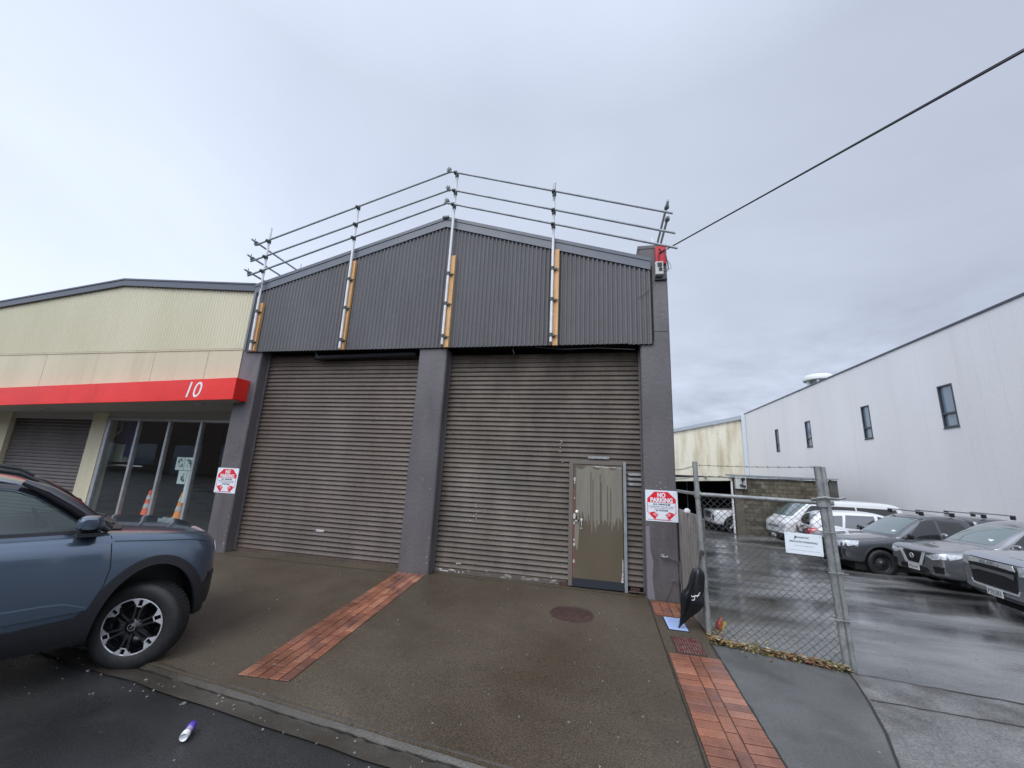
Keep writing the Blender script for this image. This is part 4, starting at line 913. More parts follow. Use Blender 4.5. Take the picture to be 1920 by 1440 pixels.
def barb(p0, p1, sag):
    p0 = Vector(p0); p1 = Vector(p1); n = 24; pts = [p0.lerp(p1, i / n) + Vector((0, 0, -sag * 4 * (i / n) * (1 - i / n))) for i in range(n + 1)]
    b.path(pts, .003, 5)
    for i in range(1, n, 2):
        q = pts[i]; b.tube(q + Vector((-.008, -.01, -.014)), q + Vector((.008, .01, .014)), .0018, 4); b.tube(q + Vector((.010, -.01, -.01)), q + Vector((-.006, .01, .014)), .0018, 4)
barb((1.208, -1.05, 1.82), (2.38, -1.47, 1.835), .01); barb((1.210, -1.05, 1.685), (2.38, -1.47, 1.70), .012); barb((1.16, .2, 1.78), (1.208, -1.05, 1.82), .02); barb((1.16, .2, 1.64), (1.208, -1.05, 1.69), .015)
fb_(b, 'barbed_wire', M_clamp, fixn=False)
# weathered timber panel closing the gap to the warehouse
b = MB()
for i, (u0, u1, zt) in enumerate(((0, .24, 1.20), (.245, .5, 1.175), (.505, .76, 1.19), (.765, .99, 1.16))):
    p0 = Vector((1.16, .14, 0)).lerp(Vector((1.262, -1.02, 0)), u0); p1 = Vector((1.16, .14, 0)).lerp(Vector((1.262, -1.02, 0)), u1)
    b.add([(p0.x, p0.y, -.12), (p1.x, p1.y, -.12), (p1.x, p1.y, zt), (p0.x, p0.y, zt), (p0.x + .03, p0.y, -.12), (p1.x + .03, p1.y, -.12), (p1.x + .03, p1.y, zt), (p0.x + .03, p0.y, zt)], [(0, 1, 2, 3), (4, 7, 6, 5), (0, 3, 7, 4), (1, 5, 6, 2), (3, 2, 6, 7)])
o = b.build('timber_panel', mat('weathered grey timber', (.34, .32, .29), (.17, .155, .135), rough=.7, scale=9, stretch=(4, 4, .35), detail=9, fine=.35, fscale=60, bump=.6, bscale=30, bstretch=(6, 6, .4)), None)
tag(o, 'weathered grey timber boards filling the gap between right pillar and first fence post', 'fence panel')
# crumpled white blob standing in for the white car seen over the boards
b = MB(); rr_ = random.Random(3)
prof = []
n = 14
for i in range(9):
    for k in range(n):
        a = 2 * math.pi * k / n; r = .06 * math.sin(math.pi * (i + .3) / 9) * rr_.uniform(.6, 1.3)
        b.v.append((r * math.cos(a) * 1.1, r * math.sin(a), i * .016 - .05 + rr_.uniform(-.01, .01)))
for i in range(8):
    for k in range(n): b.f.append((i * n + k, i * n + (k + 1) % n, (i + 1) * n + (k + 1) % n, (i + 1) * n + k)); b.mi.append(0); b.sm.append(False)
o = b.build('white_car_stand_in', M_white, None, Matrix.Translation((1.20, -.45, 1.20)) @ Matrix.Scale(.6, 4)); tag(o, 'crumpled white shape on top of the timber boards, standing in for part of a white car', 'car stand-in')

ps = empty('private_parking_sign', (2.20, -1.385, 1.0), math.atan2(-.1, .281), 'white private parking sign wired to the mesh beside the double gate post', 'sign')
b = MB(); b.box(-.168, .168, -.003, .003, -.108, .110); pn = b.build('sign_panel', M_swht, ps, bevel=.002)
def tp(s, z, wd, ht, m, bo=0.0, x=0, sh=0): text(s, .05, Matrix.Translation((x, -.0036, z)) @ Matrix.Rotation(math.pi / 2, 4, 'X'), 'lettering', m, pn, width=wd, height=ht, extr=.0003, bold=bo, shear=sh)
tp('POWERTEC', .066, .13, .020, M_sblk, .001, -.01, .2); tp('P', .060, .022, .040, M_sblk, .002, -.072, .2)
tp('PRIVATE PARKING', .020, .25, .020, M_sblk, .0012); tp('tenants and staff only', -.022, .17, .012, mat('teal print', (.10, .22, .24), rough=.5)); tp('unauthorised vehicles will be towed', -.068, .28, .010, mat('grey print', (.3, .33, .36), rough=.5))
for x in (-.15, .15):
    for z in (-.09, .09): b = MB(); b.tube((x, -.005, z), (x, -.002, z), .004, 6); b.build('fixing', M_clamp, pn)

# ================================================================ UMBRELLA
tip = Vector((.935, -.99, -.115)); mid = Vector((1.165, -1.06, .30)); top_ = Vector((1.175, -1.10, .60)); hnd = Vector((1.205, -1.10, .79))
lit_scale = .75
um = empty('umbrella', tip, 0, 'black folded umbrella hanging handle up from the fence post', 'umbrella')
axis = (top_ - tip); Lu = axis.length; ax = axis.normalized(); e1 = ax.cross(Vector((0, 1, 0))).normalized(); e2 = ax.cross(e1)
b = MB(); n = 48; rings = 26; rr_ = random.Random(8)
prof = [(0, .004), (.08, .014), (.25, .046), (.40, .088), (.52, .120), (.58, .112), (.62, .090), (.80, .078), (.92, .062), (.98, .045), (1.0, .022)]
for i in range(rings + 1):
    t = i / rings; r = interp(t, [p[0] for p in prof], [p[1] for p in prof])
    off = e1 * 0.0 + Vector((.035, 0, -.01)) * math.sin(math.pi * t)
    for k in range(n):
        a = 2 * math.pi * k / n
        fold = 1 + .24 * math.cos(7 * a + 2.5 * t) * (1 - .3 * t) + .16 * math.sin(4 * a + 3 + 6 * t) + .09 * math.sin(11 * a + 9 * t) + .12 * math.sin(2 * a + 7 * t)
        jag = (.03 * math.sin(a * 8)) if i in (rings - 7, rings - 8) else 0
        p = ax * (t * Lu) + off + (e1 * math.cos(a) + e2 * math.sin(a) * .75) * r * fold + ax * jag
        b.v.append(p)
for i in range(rings):
    for k in range(n): b.f.append((i * n + k, i * n + (k + 1) % n, (i + 1) * n + (k + 1) % n, (i + 1) * n + k)); b.mi.append(0); b.sm.append(True)
b.build('canopy', mat('black umbrella cloth', (0.010, 0.011, 0.014), rough=.38, bump=.4, bscale=25), um)
b = MB(); b.path([ax * (Lu * .9), top_ - tip + Vector((.005, 0, .04)), hnd - tip - Vector((.0, 0, .03))], .006, 8); b.path([hnd - tip - Vector((.01, 0, .09)), hnd - tip, hnd - tip + Vector((.012, -.005, .02)), hnd - tip + Vector((.03, -.005, -.0)), hnd - tip + Vector((.025, 0, -.04))], .013, 8); b.build('handle', mat('umbrella handle', (.05, .045, .04), rough=.4), um)
b = MB(); b.tube((0, 0, 0), -ax * .03, .004, 6); b.build('tip', M_black, um)
# small pale printed mark on the cloth, strokes in relief
def um_front(u, v): 
    base = ax * (u * Lu) + Vector((.035, 0, -.01)) * math.sin(math.pi * u); return base + e1 * v + Vector((0, -1, 0)) * .118
b = MB()
for (u0, v0, u1, v1) in ((.60, -.012, .68, -.03), (.63, -.028, .60, .012), (.60, .012, .54, .006), (.54, .006, .52, .03), (.60, .012, .57, .036), (.57, .036, .585, .048)):
    p, q = um_front(u0, v0), um_front(u1, v1); b.tube(p, q, .0042, 5)
b.build('printed_mark', M_white, um)

# ================================================================ small ground things
def gM(x, y, dz=0, rz=0): return Matrix.Translation((x, y, gpath(x, y) + dz)) @ Matrix.Rotation(math.atan(.04), 4, 'X') @ Matrix.Rotation(rz, 4, 'Z')
mh = empty('manhole_cover', (-.34, -.93, gpath(0, -.93)), 0, 'round rusty iron manhole cover in the wet footpath', 'manhole cover')
b = MB(); b.lathe([(.0, .004), (.235, .004), (.24, .001), (.247, .001)], n=48)
for k in range(9):
    for j in range(9):
        x, y = (k - 4) * .05 + (.025 if j % 2 else 0), (j - 4) * .05
        if x * x + y * y < .21 ** 2: b.box(x - .014, x + .014, y - .014, y + .014, .004, .0075)
c_ = b.build('cover', M_iron, mh, Matrix.Rotation(math.atan(.04), 4, 'X'))
b = MB(); b.lathe([(.250, .0012), (.252, .006), (.275, .006), (.282, .001)], n=48); b.build('rim', M_iron, mh, Matrix.Rotation(math.atan(.04), 4, 'X'))
bc = empty('blue_access_cover', (.925, -.86, 0), 0, 'small pale blue service cover in the footpath below the umbrella', 'access cover')
b = MB(); b.add([(x, y, gpath(x, y) + h) for h in (0, .008) for x, y in ((.81, -1.055), (1.05, -1.06), (1.04, -.655), (.80, -.655))], [(4, 5, 6, 7), (0, 1, 5, 4), (1, 2, 6, 5), (2, 3, 7, 6), (3, 0, 4, 7)]); b.build('frame', mat('black cover frame', (.02, .02, .03), rough=.5), bc, Matrix.Translation((-.925, .86, 0)))
b = MB(); b.add([(x, y, gpath(x, y) + h) for h in (.004, .0105) for x, y in ((.822, -1.045), (1.038, -1.05), (1.03, -.667), (.812, -.667))], [(4, 5, 6, 7), (0, 1, 5, 4), (1, 2, 6, 5), (2, 3, 7, 6), (3, 0, 4, 7)])
for i in range(9):
    y = -.70 - i * .038; b.add([(.845, y, gpath(0, y) + .0125), (1.01, y, gpath(0, y) + .0125), (1.01, y - .012, gpath(0, y) + .0125), (.845, y - .012, gpath(0, y) + .0125)], [(0, 1, 2, 3)])
b.build('lid', mat('pale blue lid', (.36, .50, .80), (.46, .58, .85), rough=.35, scale=14), bc, Matrix.Translation((-.925, .86, 0)))
rc = empty('iron_access_cover', (.93, -1.43, 0), 0, 'rusty rectangular iron cover in the footpath just before the brick strip', 'access cover')
b = MB(); b.add([(x, y, gpath(x, y) + h) for h in (0, .006) for x, y in ((.80, -1.65), (1.10, -1.65), (1.09, -1.225), (.80, -1.235))], [(4, 5, 6, 7), (0, 1, 5, 4), (1, 2, 6, 5), (2, 3, 7, 6), (3, 0, 4, 7)]); b.build('frame', M_iron, rc, Matrix.Translation((-.93, 1.43, 0)))
b = MB()
for i in range(10):
    x = .83 + i * .027
    for j in range(7): y = -1.26 - j * .055; b.box(x - .008, x + .008, y - .04, y, gpath(0, y) + .004, gpath(0, y) + .012)
b.build('lid', mat('worn red iron lid', (.13, .035, .03), (.25, .15, .13), rough=.35, rough2=.55, scale=20), rc, Matrix.Translation((-.93, 1.43, 0)))

# drink can in the road
cpz = gpath(0, -3.6) - .075
cn = empty('drink_can', (-2.745, -3.945, -.232), 0, 'small purple and white can lying open end forward on the wet road', 'can')
Rc = Matrix.Rotation(R_(28), 4, 'Z') @ Matrix.Rotation(R_(3), 4, 'X')
b = MB(); b.lathe([(.026, -.072), (.028, -.060), (.028, -.028)], (0, 0, .028), 'Y', 24); b.lathe([(.026, -.072), (.020, -.070), (.018, -.050), (.0, -.045)], (0, 0, .028), 'Y', 24); b.build('can_lid', mat('can white', (.82, .82, .82), rough=.3), cn, Rc)
b = MB(); b.lathe([(.0225, -.028), (.0225, .02)], (0, 0, .028), 'Y', 24); b.build('can_label', mat('can lilac', (.42, .34, .48), rough=.3), cn, Rc)
b = MB(); b.lathe([(.0225, .02), (.029, .024), (.029, .068), (.024, .074), (.0, .070)], (0, 0, .028), 'Y', 24); b.build('can_base', mat('can purple', (.085, .045, .34), rough=.25), cn, Rc)
cn.scale = (.92, .92, .92)

# red and yellow litter beside the post
lit = empty('litter_bottle', (1.47, -.60, -.19), .3, 'squashed red and yellow plastic bottle lying behind the fence post', 'bottle')
b = MB(); b.lathe([(.0, 0), (.05, .0), (.058, .05), (.05, .12), (.02, .16), (.018, .20), (.0, .20)], (0, 0, 0), 'Z', 12, rot=Matrix.Rotation(.35, 3, 'Y')); b.build('bottle_body', mat('litter red', (.35, .03, .02), (.5, .12, .08), rough=.3, scale=30), lit)
b = MB(); b.obox((.08, -.02, .06), .03, .08, .16, Matrix.Rotation(.5, 3, 'Y')); b.build('yellow_wrap', mat('litter yellow', (.62, .50, .08), rough=.4), lit, bevel=.01)
lit.scale = (.72, .72, .72)

# leaf litter and weeds along the fence base
def scatter_leaves(name, n, fn, mats, size=(.012, .035), seed=1):
    rr_ = random.Random(seed); b = MB()
    for i in range(n):
        x, y, z = fn(rr_); s = rr_.uniform(*size); a = rr_.uniform(0, 6.28); tl = rr_.uniform(-.7, .7); u = Vector((math.cos(a), math.sin(a), tl * .5)).normalized() * s; v = Vector((-math.sin(a), math.cos(a), rr_.uniform(-.4, .4))).normalized() * s * rr_.uniform(.35, .7)
        p = Vector((x, y, z)); b.add([p - u, p - v * .8 + Vector((0, 0, s * .15)), p + u, p + v], [(0, 1, 2, 3)], rr_.randrange(len(mats)))
    o = b.build(name, mats, None, fixn=False); o['kind'] = 'stuff'; return o
lm = [mat('dead leaf tan', (.25, .17, .07), rough=.6), mat('dead leaf brown', (.09, .055, .03), rough=.6), mat('leaf olive', (.12, .13, .04), rough=.6), mat('leaf pale', (.34, .30, .20), rough=.6), mat('leaf orange', (.30, .12, .04), rough=.6)]
def f1(r):
    t = r.random(); x = lerp(t, 1.27, 2.42); y = lerp(t, -1.22, -1.52) + r.gauss(0, .035); return x, y, gyard(x, y) + r.random() ** 2 * .035
scatter_leaves('leaf_litter', 1700, f1, lm, seed=2)
def f2(r):
    y = r.uniform(-1.3, .1); x = 1.24 + abs(r.gauss(0, .05)) + (.03 if y > -1 else 0); return x, y, gyard(1.3, y) + r.random() ** 2 * .05
scatter_leaves('leaf_litter', 1100, f2, lm, seed=3)
def f3(r):
    x = r.uniform(1.4, 1.9); y = -1.1 + r.gauss(0, .25); return x, y, gyard(x, y) + .004
scatter_leaves('scattered_leaves', 60, f3, lm, seed=5)
b = MB(); rr_ = random.Random(6)
for i in range(240):
    t = rr_.random(); x = lerp(t, 1.26, 1.85) if i % 3 else lerp(t, 1.3, 1.5); y = lerp(t, -1.25, -1.38) + rr_.gauss(0, .03) if i % 3 else -.6 + rr_.gauss(0, .08); z = gyard(x, y); h_ = rr_.uniform(.02, .07); a = rr_.uniform(0, 6.28)
    d1_ = Vector((math.cos(a), math.sin(a), 0)); b.add([(x, y, z), (x + .004, y, z), (x + d1_.x * h_ * .6, y + d1_.y * h_ * .6, z + h_)], [(0, 1, 2)])
o = b.build('weeds', mat('weed green', (.10, .13, .03), (.20, .20, .06), rough=.6, scale=30), None, fixn=False); o['kind'] = 'stuff'
# scattered grit on footpath and road
def f4(r): 
    x = r.uniform(-5, 3.2); y = r.uniform(-3.6, 0); return x, y, gpath(x, y) + .002
b = MB(); rr_ = random.Random(12)
for i in range(300):
    x = rr_.uniform(-5.2, 1.1) if i % 4 else rr_.uniform(1.3, 4.5); y = rr_.uniform(-5.0, -.1)
    if i % 3 == 0: y = kerbY(x) - .2 + rr_.gauss(0, .10)
    z = (gpath(x, y) if y > kerbY(x) else gpath(x, kerbY(x)) - .028); s = rr_.uniform(.003, .008) * (1.5 if rr_.random() < .08 else 1)
    if x > 1.2: z = gyard(x, y)
    b.obox(Vector((x, y, z + s * .3)), s * 2, s * 1.6, s, Matrix.Rotation(rr_.uniform(0, 3), 3, 'Z'))
o = b.build('grit', mat('pale grit', (.30, .29, .27), (.12, .11, .10), rough=.6, scale=40), None); o['kind'] = 'stuff'

# ================================================================ VEHICLES
M_cwin = mat('tinted car window', (0.012, 0.016, 0.017), rough=0.02, spec=1.0, coat=1.0)
M_cws = mat('windscreen', (0.10, 0.15, 0.145), rough=0.02, spec=1.0, coat=1.0)
def paint(name, c, metal=.6, rough=.24): return mat(name, c, rough=rough, metal=metal, coat=1.0, bump=0.0)
def ev(o):
    bpy.context.view_layer.update(); dg = bpy.context.evaluated_depsgraph_get()
    return bpy.data.meshes.new_from_object(o.evaluated_get(dg))
def tmpobj(b, mats): return b.build('tmp', mats, None)
def loft(st, sec, sub=2, mats=(None,), mi=0):
    # st: stations; sec(station)-> half section points from bottom centre to top centre (y>=0)
    b = MB(); rows = []
    for s in st:
        h = sec(s); full = [(s[0], -y, z) for y, z in h[1:-1][::-1]]
        ring = [(s[0], y, z) for y, z in h] + full   # bottom centre .. top centre, then back down the other side
        rows.append(ring)
    n = len(rows[0])
    for r in rows: b.v += r
    for i in range(len(rows) - 1):
        for k in range(n): b.f.append((i * n + k, i * n + (k + 1) % n, (i + 1) * n + (k + 1) % n, (i + 1) * n + k)); b.mi.append(mi); b.sm.append(True)
    m = n // 2
    for base in (0, (len(rows) - 1) * n):   # quad caps
        for k in range(m):
            a, c = base + k, base + k + 1; d, e = base + (n - k) % n, base + (n - k - 1) % n
            q = []
            for t in (a, c, e, d):
                if t not in q: q.append(t)
            if len(q) > 2: b.f.append(tuple(q)); b.mi.append(mi); b.sm.append(True)
    o = tmpobj(b, list(mats))
    if sub:
        md = o.modifiers.new('s', 'SUBSURF'); md.levels = sub; md.render_levels = sub
        me = ev(o); o.modifiers.clear(); o.data = me
    return o
def boolean(o, cutters):
    for c in cutters:
        md = o.modifiers.new('b', 'BOOLEAN'); md.operation = 'DIFFERENCE'; md.solver = 'EXACT'; md.object = c
        try: md.material_mode = 'INDEX'
        except Exception: pass
    me = ev(o); o.modifiers.clear(); o.data = me
    for c in cutters: bpy.data.objects.remove(c)
def sharpen(me, ang=.6):
    bm = bmesh.new(); bm.from_mesh(me)
    for f in bm.faces: f.smooth = True
    for e in bm.edges: e.smooth = not (len(e.link_faces) == 2 and e.calc_face_angle(0) > ang)
    bm.to_mesh(me); bm.free()
def bvh(objs):
    bm = bmesh.new()
    for o in objs: bm.from_mesh(o.data)
    t = BVHTree.FromBMesh(bm); bm.free(); return t
def patch(tree, poly, axis, sgn, off, m, name, parent, res=.06, thick=.006, sub=None):
    # axis 'y': poly in (x,z), seen from sgn*y ; 'x': poly in (y,z) ; 'z': poly in (x,y) from above
    bm = bmesh.new(); vs = [bm.verts.new((a, c, 0)) for a, c in poly]; bm.faces.new(vs)
    for ax_ in (0, 1):
        lo = min(p[ax_] for p in poly); hi = max(p[ax_] for p in poly); k = 1
        while lo + k * res < hi:
            co = Vector((0, 0, 0)); co[ax_] = lo + k * res; no = Vector((0, 0, 0)); no[ax_] = 1
            bmesh.ops.bisect_plane(bm, geom=bm.verts[:] + bm.edges[:] + bm.faces[:], plane_co=co, plane_no=no, dist=1e-6); k += 1
    d = {'y': Vector((0, -sgn, 0)), 'x': Vector((-sgn, 0, 0)), 'z': Vector((0, 0, -1))}[axis]
    top = []
    for v in bm.verts:
        a, c = v.co.x, v.co.y
        o_ = {'y': Vector((a, sgn * 3, c)), 'x': Vector((sgn * 6, a, c)), 'z': Vector((a, c, 4))}[axis]
        h = tree.ray_cast(o_, d)
        if h[0] is None:
            h = tree.find_nearest({'y': Vector((a, sgn * .9, c)), 'x': Vector((sgn * 2.3, a, c)), 'z': Vector((a, c, 1.2))}[axis])
        n_ = h[1]
        if n_.dot(d) > 0: n_ = -n_
        v.co = h[0] + n_ * off
    if thick:
        ret = bmesh.ops.extrude_face_region(bm, geom=bm.faces[:])
        for g_ in ret['geom']:
            if isinstance(g_, bmesh.types.BMVert): g_.co += d * thick
    bmesh.ops.recalc_face_normals(bm, faces=bm.faces)
    me = bpy.data.meshes.new(name); 
    for f in bm.faces: f.smooth = True
    for e in bm.edges: e.smooth = not (len(e.link_faces) == 2 and e.calc_face_angle(0) > .5)
    bm.to_mesh(me); bm.free(); me.materials.append(m)
    o = bpy.data.objects.new(name, me); col.objects.link(o); o.parent = parent; return o
def wheel(parent, x, y, r, wdt, sgn, style='steel', steer=0.0, name='wheel'):
    e_ = None
    b = MB(); R = r; w_ = wdt / 2
    prof = [(R * .66, -w_ * .86), (R * .72, -w_ * .98), (R * .86, -w_), (R * .955, -w_ * .88), (R, -w_ * .66), (R, w_ * .66), (R * .955, w_ * .88), (R * .86, w_), (R * .72, w_ * .98), (R * .66, w_ * .86)]
    b.lathe(prof, (0, 0, 0), 'Y', 48)
    # tread blocks
    for k in range(60):
        a = 2 * math.pi * k / 60
        for yy in (-.5, 0, .5):
            b.obox((math.cos(a) * (R + .002), yy * w_, math.sin(a) * (R + .002)), R * .012, w_ * .40, R * .075, Matrix.Rotation(-a, 3, 'Y'))
    ty = b.build(name, M_rubber, parent, Matrix.Translation((x, y, r)) @ Matrix.Rotation(steer, 4, 'Z'))
    s = sgn
    b = MB(); b.lathe([(R * .66, s * w_ * .86), (R * .645, s * w_ * .80), (R * .62, s * w_ * .55), (R * .60, s * -w_ * .4), (R * .2, s * -w_ * .4), (0, s * -w_ * .4)], (0, 0, 0), 'Y', 40)
    rimm = M_black if style != 'alloy' else mat('dark alloy', (.10, .10, .105), rough=.35, metal=.7)
    if style == 'steel':
        b.lathe([(R * .60, s * w_ * .45), (R * .50, s * w_ * .20), (R * .38, s * w_ * .25), (R * .26, s * w_ * .55), (R * .16, s * w_ * .60), (R * .15, s * w_ * .75), (0, s * w_ * .78)], (0, 0, 0), 'Y', 32)
        for k in range(10):
            a = 2 * math.pi * k / 10; b.obox((math.cos(a) * R * .44, s * w_ * .26, math.sin(a) * R * .44), R * .13, .012, R * .10, Matrix.Rotation(-a, 3, 'Y'), 1)
        b.build('rim', [mat('black steel wheel', (.03, .03, .033), rough=.35), M_void], ty)
    elif style == 'alloy':
        for k in range(6):
            a = 2 * math.pi * k / 6 + .3
            for da in (-.13, .13):
                p0 = (math.cos(a + da * 2) * R * .12, s * w_ * .55, math.sin(a + da * 2) * R * .12); p1 = (math.cos(a + da) * R * .62, s * w_ * .70, math.sin(a + da) * R * .62); b.tube(p0, p1, R * .045, 6, 1)
        b.lathe([(R * .16, s * w_ * .5), (R * .15, s * w_ * .72), (0, s * w_ * .75)], (0, 0, 0), 'Y', 20, 1)
        b.build('rim', [M_black, mat('silver alloy', (.42, .43, .45), rough=.3, metal=.8)], ty)
    else:   # two-tone: six dark twin spokes with bright machined tips at the rim edge
        b.lathe([(R * .655, s * w_ * .90), (R * .635, s * w_ * .93), (R * .622, s * w_ * .88)], (0, 0, 0), 'Y', 48, 1)
        Y0 = s * w_ * .86
        for k in range(6):
            a = 2 * math.pi * k / 6 + .38
            def pt_(rr, aa, dy): return Vector((math.cos(a + aa) * rr * R, Y0 + s * dy, math.sin(a + aa) * rr * R))
            # dark twin arms
            for sg in (-1, 1):
                q = [pt_(.14, sg * .55, .0), pt_(.14, sg * .10, .0), pt_(.40, sg * .10, .004), pt_(.61, sg * .13, .006), pt_(.61, sg * .235, .006), pt_(.40, sg * .20, .004)]
                lo_ = [p - Vector((0, s * .035, 0)) for p in q]
                b.add(q + lo_, [(0, 1, 2, 5), (5, 2, 3, 4), (0, 6, 7, 1), (1, 7, 8, 2), (2, 8, 9, 3), (3, 9, 10, 4), (4, 10, 11, 5), (5, 11, 6, 0)], 0)
                # bright tips: triangular plates hugging the rim
                q = [pt_(.635, sg * .07, .010), pt_(.50, sg * .10, .010), pt_(.49, sg * .125, .010), pt_(.60, sg * .27, .010), pt_(.635, sg * .33, .010)]
                lo_ = [p - Vector((0, s * .02, 0)) for p in q]
                b.add(q + lo_, [(0, 1, 2, 3, 4)] + [(i, 5 + i, 5 + (i + 1) % 5, (i + 1) % 5) for i in range(5)], 1)
            q = [pt_(.50, -.13, .011), pt_(.50, .13, .011), pt_(.47, .13, .011), pt_(.47, -.13, .011)]; b.add(q, [(0, 1, 2, 3)], 1)
        b.lathe([(R * .20, Y0 - s * .03), (R * .17, Y0 - s * .0), (R * .10, Y0 + s * .004), (R * .10, Y0 + s * .01), (0, Y0 + s * .012)], (0, 0, 0), 'Y', 28, 0)
        b.lathe([(R * .085, Y0 + s * .013), (R * .072, Y0 + s * .013)], (0, 0, 0), 'Y', 24, 2)
        b.tube((-.012, Y0 + s * .014, -.014), (.012, Y0 + s * .014, .014), .003, 5, 2)
        for k in range(5):
            a = 2 * math.pi * k / 5; b.tube((math.cos(a) * R * .145, Y0 - s * .02, math.sin(a) * R * .145), (math.cos(a) * R * .145, Y0 + s * .0, math.sin(a) * R * .145), .008, 6, 0)
        b.build('rim', [mat('gloss black rim', (.012, .012, .014), rough=.2, coat=.6), mat('machined rim', (.62, .62, .63), rough=.35, metal=.4), M_galvd], ty)
    return ty
def lowsec(s):
    x, zb, zs, zt, w_ = s[:5]
    return [(0, zb), (w_ * .80, zb), (w_ * .955, zb + .05), (w_ * 1.0, zb + .34 * (zs - zb)), (w_ * 1.0, zb + .68 * (zs - zb)), (w_ * .985, zs - .08), (w_ * .93, zs - .005), (w_ * .84, zs + .3 * (zt - zs) + .012), (w_ * .45, zs + .85 * (zt - zs) + .01), (0, zt)]
def cabsec(s, belt=None):
    x, zr, wb, wr, zb = s[:5]
    return [(0, zb - .16), (wb, zb - .16), (wb, zb), (lerp(.5, wb, wr) + .012, (zb + zr) / 2), (wr + .015, zr - .06), (wr - .07, zr - .005), (wr * .5, zr + .022), (0, zr + .03)]
def vehicle(name, label, loc, yaw, sp, group=None, cat='car', pitch=0):
    root = empty(name, loc, 0, label, cat, group)
    root.rotation_euler = (0, -pitch, yaw)
    pm_ = sp['paint']; W = sp['W']; zu = sp.get('zu', .26)
    low = loft(sp['low'], lowsec, 2, (pm_, M_black))
    low.name = 'body'; low.data.name = 'body'
    cutters = []
    for ax_ in sp['axles']:
        for sg in (-1, 1):
            b = MB(); ra = sp['ra']; n = 36
            poly = [(ax_ + ra * sp.get('rax', 1) * math.cos(2 * math.pi * k / n), sp['R'] + ra * math.sin(2 * math.pi * k / n)) for k in range(n)]
            b.prism(poly, sg * (W - .34), sg * (W + .3), 1); b.mi = [1] * len(b.f); cutters.append(tmpobj(b, [pm_, M_black]))
    solid = bvh([low])
    boolean(low, cutters); sharpen(low.data); low.parent = root
    cabs = []
    for c_ in sp['cabs']:
        cb = loft(c_, cabsec, 2, (pm_, M_int)); cb.name = 'cabin'; cb.data.name = 'cabin'; cabs.append(cb)
    tree = bvh([low] + cabs)
    full = bvh([low] + cabs)
    for cb in cabs: sharpen(cb.data); cb.parent = root
    b = MB(); b.box(sp['low'][-1][0] + .45, sp['low'][0][0] - .40, -W * .82, W * .82, .17, zu + .20); b.build('underbody_shade_box', M_void, root)  # black box added under the car to deepen the shade on the ground
    for ax_ in sp['axles']:
        for sg in (-1, 1): wheel(root, ax_, sg * (W - .13), sp['R'], .24, sg, sp.get('wheel', 'alloy'))
    for p in sp['patches']:
        nm, axis, poly, m, off = p[:5]; opt = p[5] if len(p) > 5 else {}
        sides = opt.get('sides', (1, -1) if axis == 'y' else (1,))
        for sg in sides:
            pl_ = poly if not (axis in ('xf',)) else poly
            if axis == 'y': patch(full, poly, 'y', sg, off, m, nm, root, thick=opt.get('thick', .008))
            elif axis == 'xf': patch(full, poly, 'x', 1, off, m, nm, root, res=opt.get('res', .06), thick=opt.get('thick', .008))
            elif axis == 'xfm':
                patch(full, poly, 'x', 1, off, m, nm, root, thick=.008); patch(full, [(-a, c) for a, c in poly][::-1], 'x', 1, off, m, nm, root, thick=.008)
            elif axis == 'xr': patch(full, poly, 'x', -1, off, m, nm, root, thick=opt.get('thick', .008))
            elif axis == 'xrm':
                patch(full, poly, 'x', -1, off, m, nm, root, thick=.008); patch(full, [(-a, c) for a, c in poly][::-1], 'x', -1, off, m, nm, root, thick=.008)
            elif axis == 'z': patch(full, poly, 'z', 1, off, m, nm, root)
    return root, full
def arch_band(ax_, R, ra, w_, a0=-.15, a1=math.pi + .15, n=18, rax=1.0):
    o_ = [(ax_ + (ra + w_) * rax * math.cos(lerp(i / n, a0, a1)), R + (ra + w_) * math.sin(lerp(i / n, a0, a1))) for i in range(n + 1)]
    i_ = [(ax_ + (ra + .002) * rax * math.cos(lerp(i / n, a1, a0)), R + (ra + .002) * math.sin(lerp(i / n, a1, a0))) for i in range(n + 1)]
    return o_ + i_
def mirror_(root, x, y, z, s, m):
    b = MB(); rings = 8; n = 14
    for i in range(rings + 1):
        t = i / rings; r = math.sin(math.pi * (.08 + .84 * t)) ** .5
        for k in range(n):
            a = 2 * math.pi * k / n; ca, sa = math.cos(a), math.sin(a); q = lambda v: math.copysign(abs(v) ** .7, v)
            b.v.append((x + .06 * q(ca) * r, y + s * (t * .20), z + .075 * q(sa) * r + .01 * t))
    for i in range(rings):
        for k in range(n): b.f.append((i * n + k, i * n + (k + 1) % n, (i + 1) * n + (k + 1) % n, (i + 1) * n + k)); b.mi.append(0); b.sm.append(True)
    b.f.append(tuple(range(n))); b.mi.append(0); b.sm.append(False); b.f.append(tuple(range(rings * n, rings * n + n))[::-1]); b.mi.append(0); b.sm.append(False)
    b.tube((x - .01, y - s * .10, z - .07), (x, y + s * .05, z - .04), .018, 8)
    return b.build('wing_mirror', m, root)
def plate(root, x, y, z, s, txt, face=1, tilt=0, wdt=.36, full=None):
    b = MB(); b.box(-.004, .004, -wdt / 2, wdt / 2, -.062, .062)
    M_ = Matrix.Translation((x, y, z)) @ Matrix.Rotation(0 if face == 1 else math.pi, 4, 'Z')
    p = b.build('number_plate', M_plate, root, M_, bevel=.002)
    if txt: text(txt, .1, Matrix.Translation((.0055, 0, 0)) @ Matrix.Rotation(math.pi / 2, 4, 'Z') @ Matrix.Rotation(math.pi / 2, 4, 'X'), 'plate_lettering', M_sblk, p, width=wdt * .82, height=.075, extr=.0005)
    return p
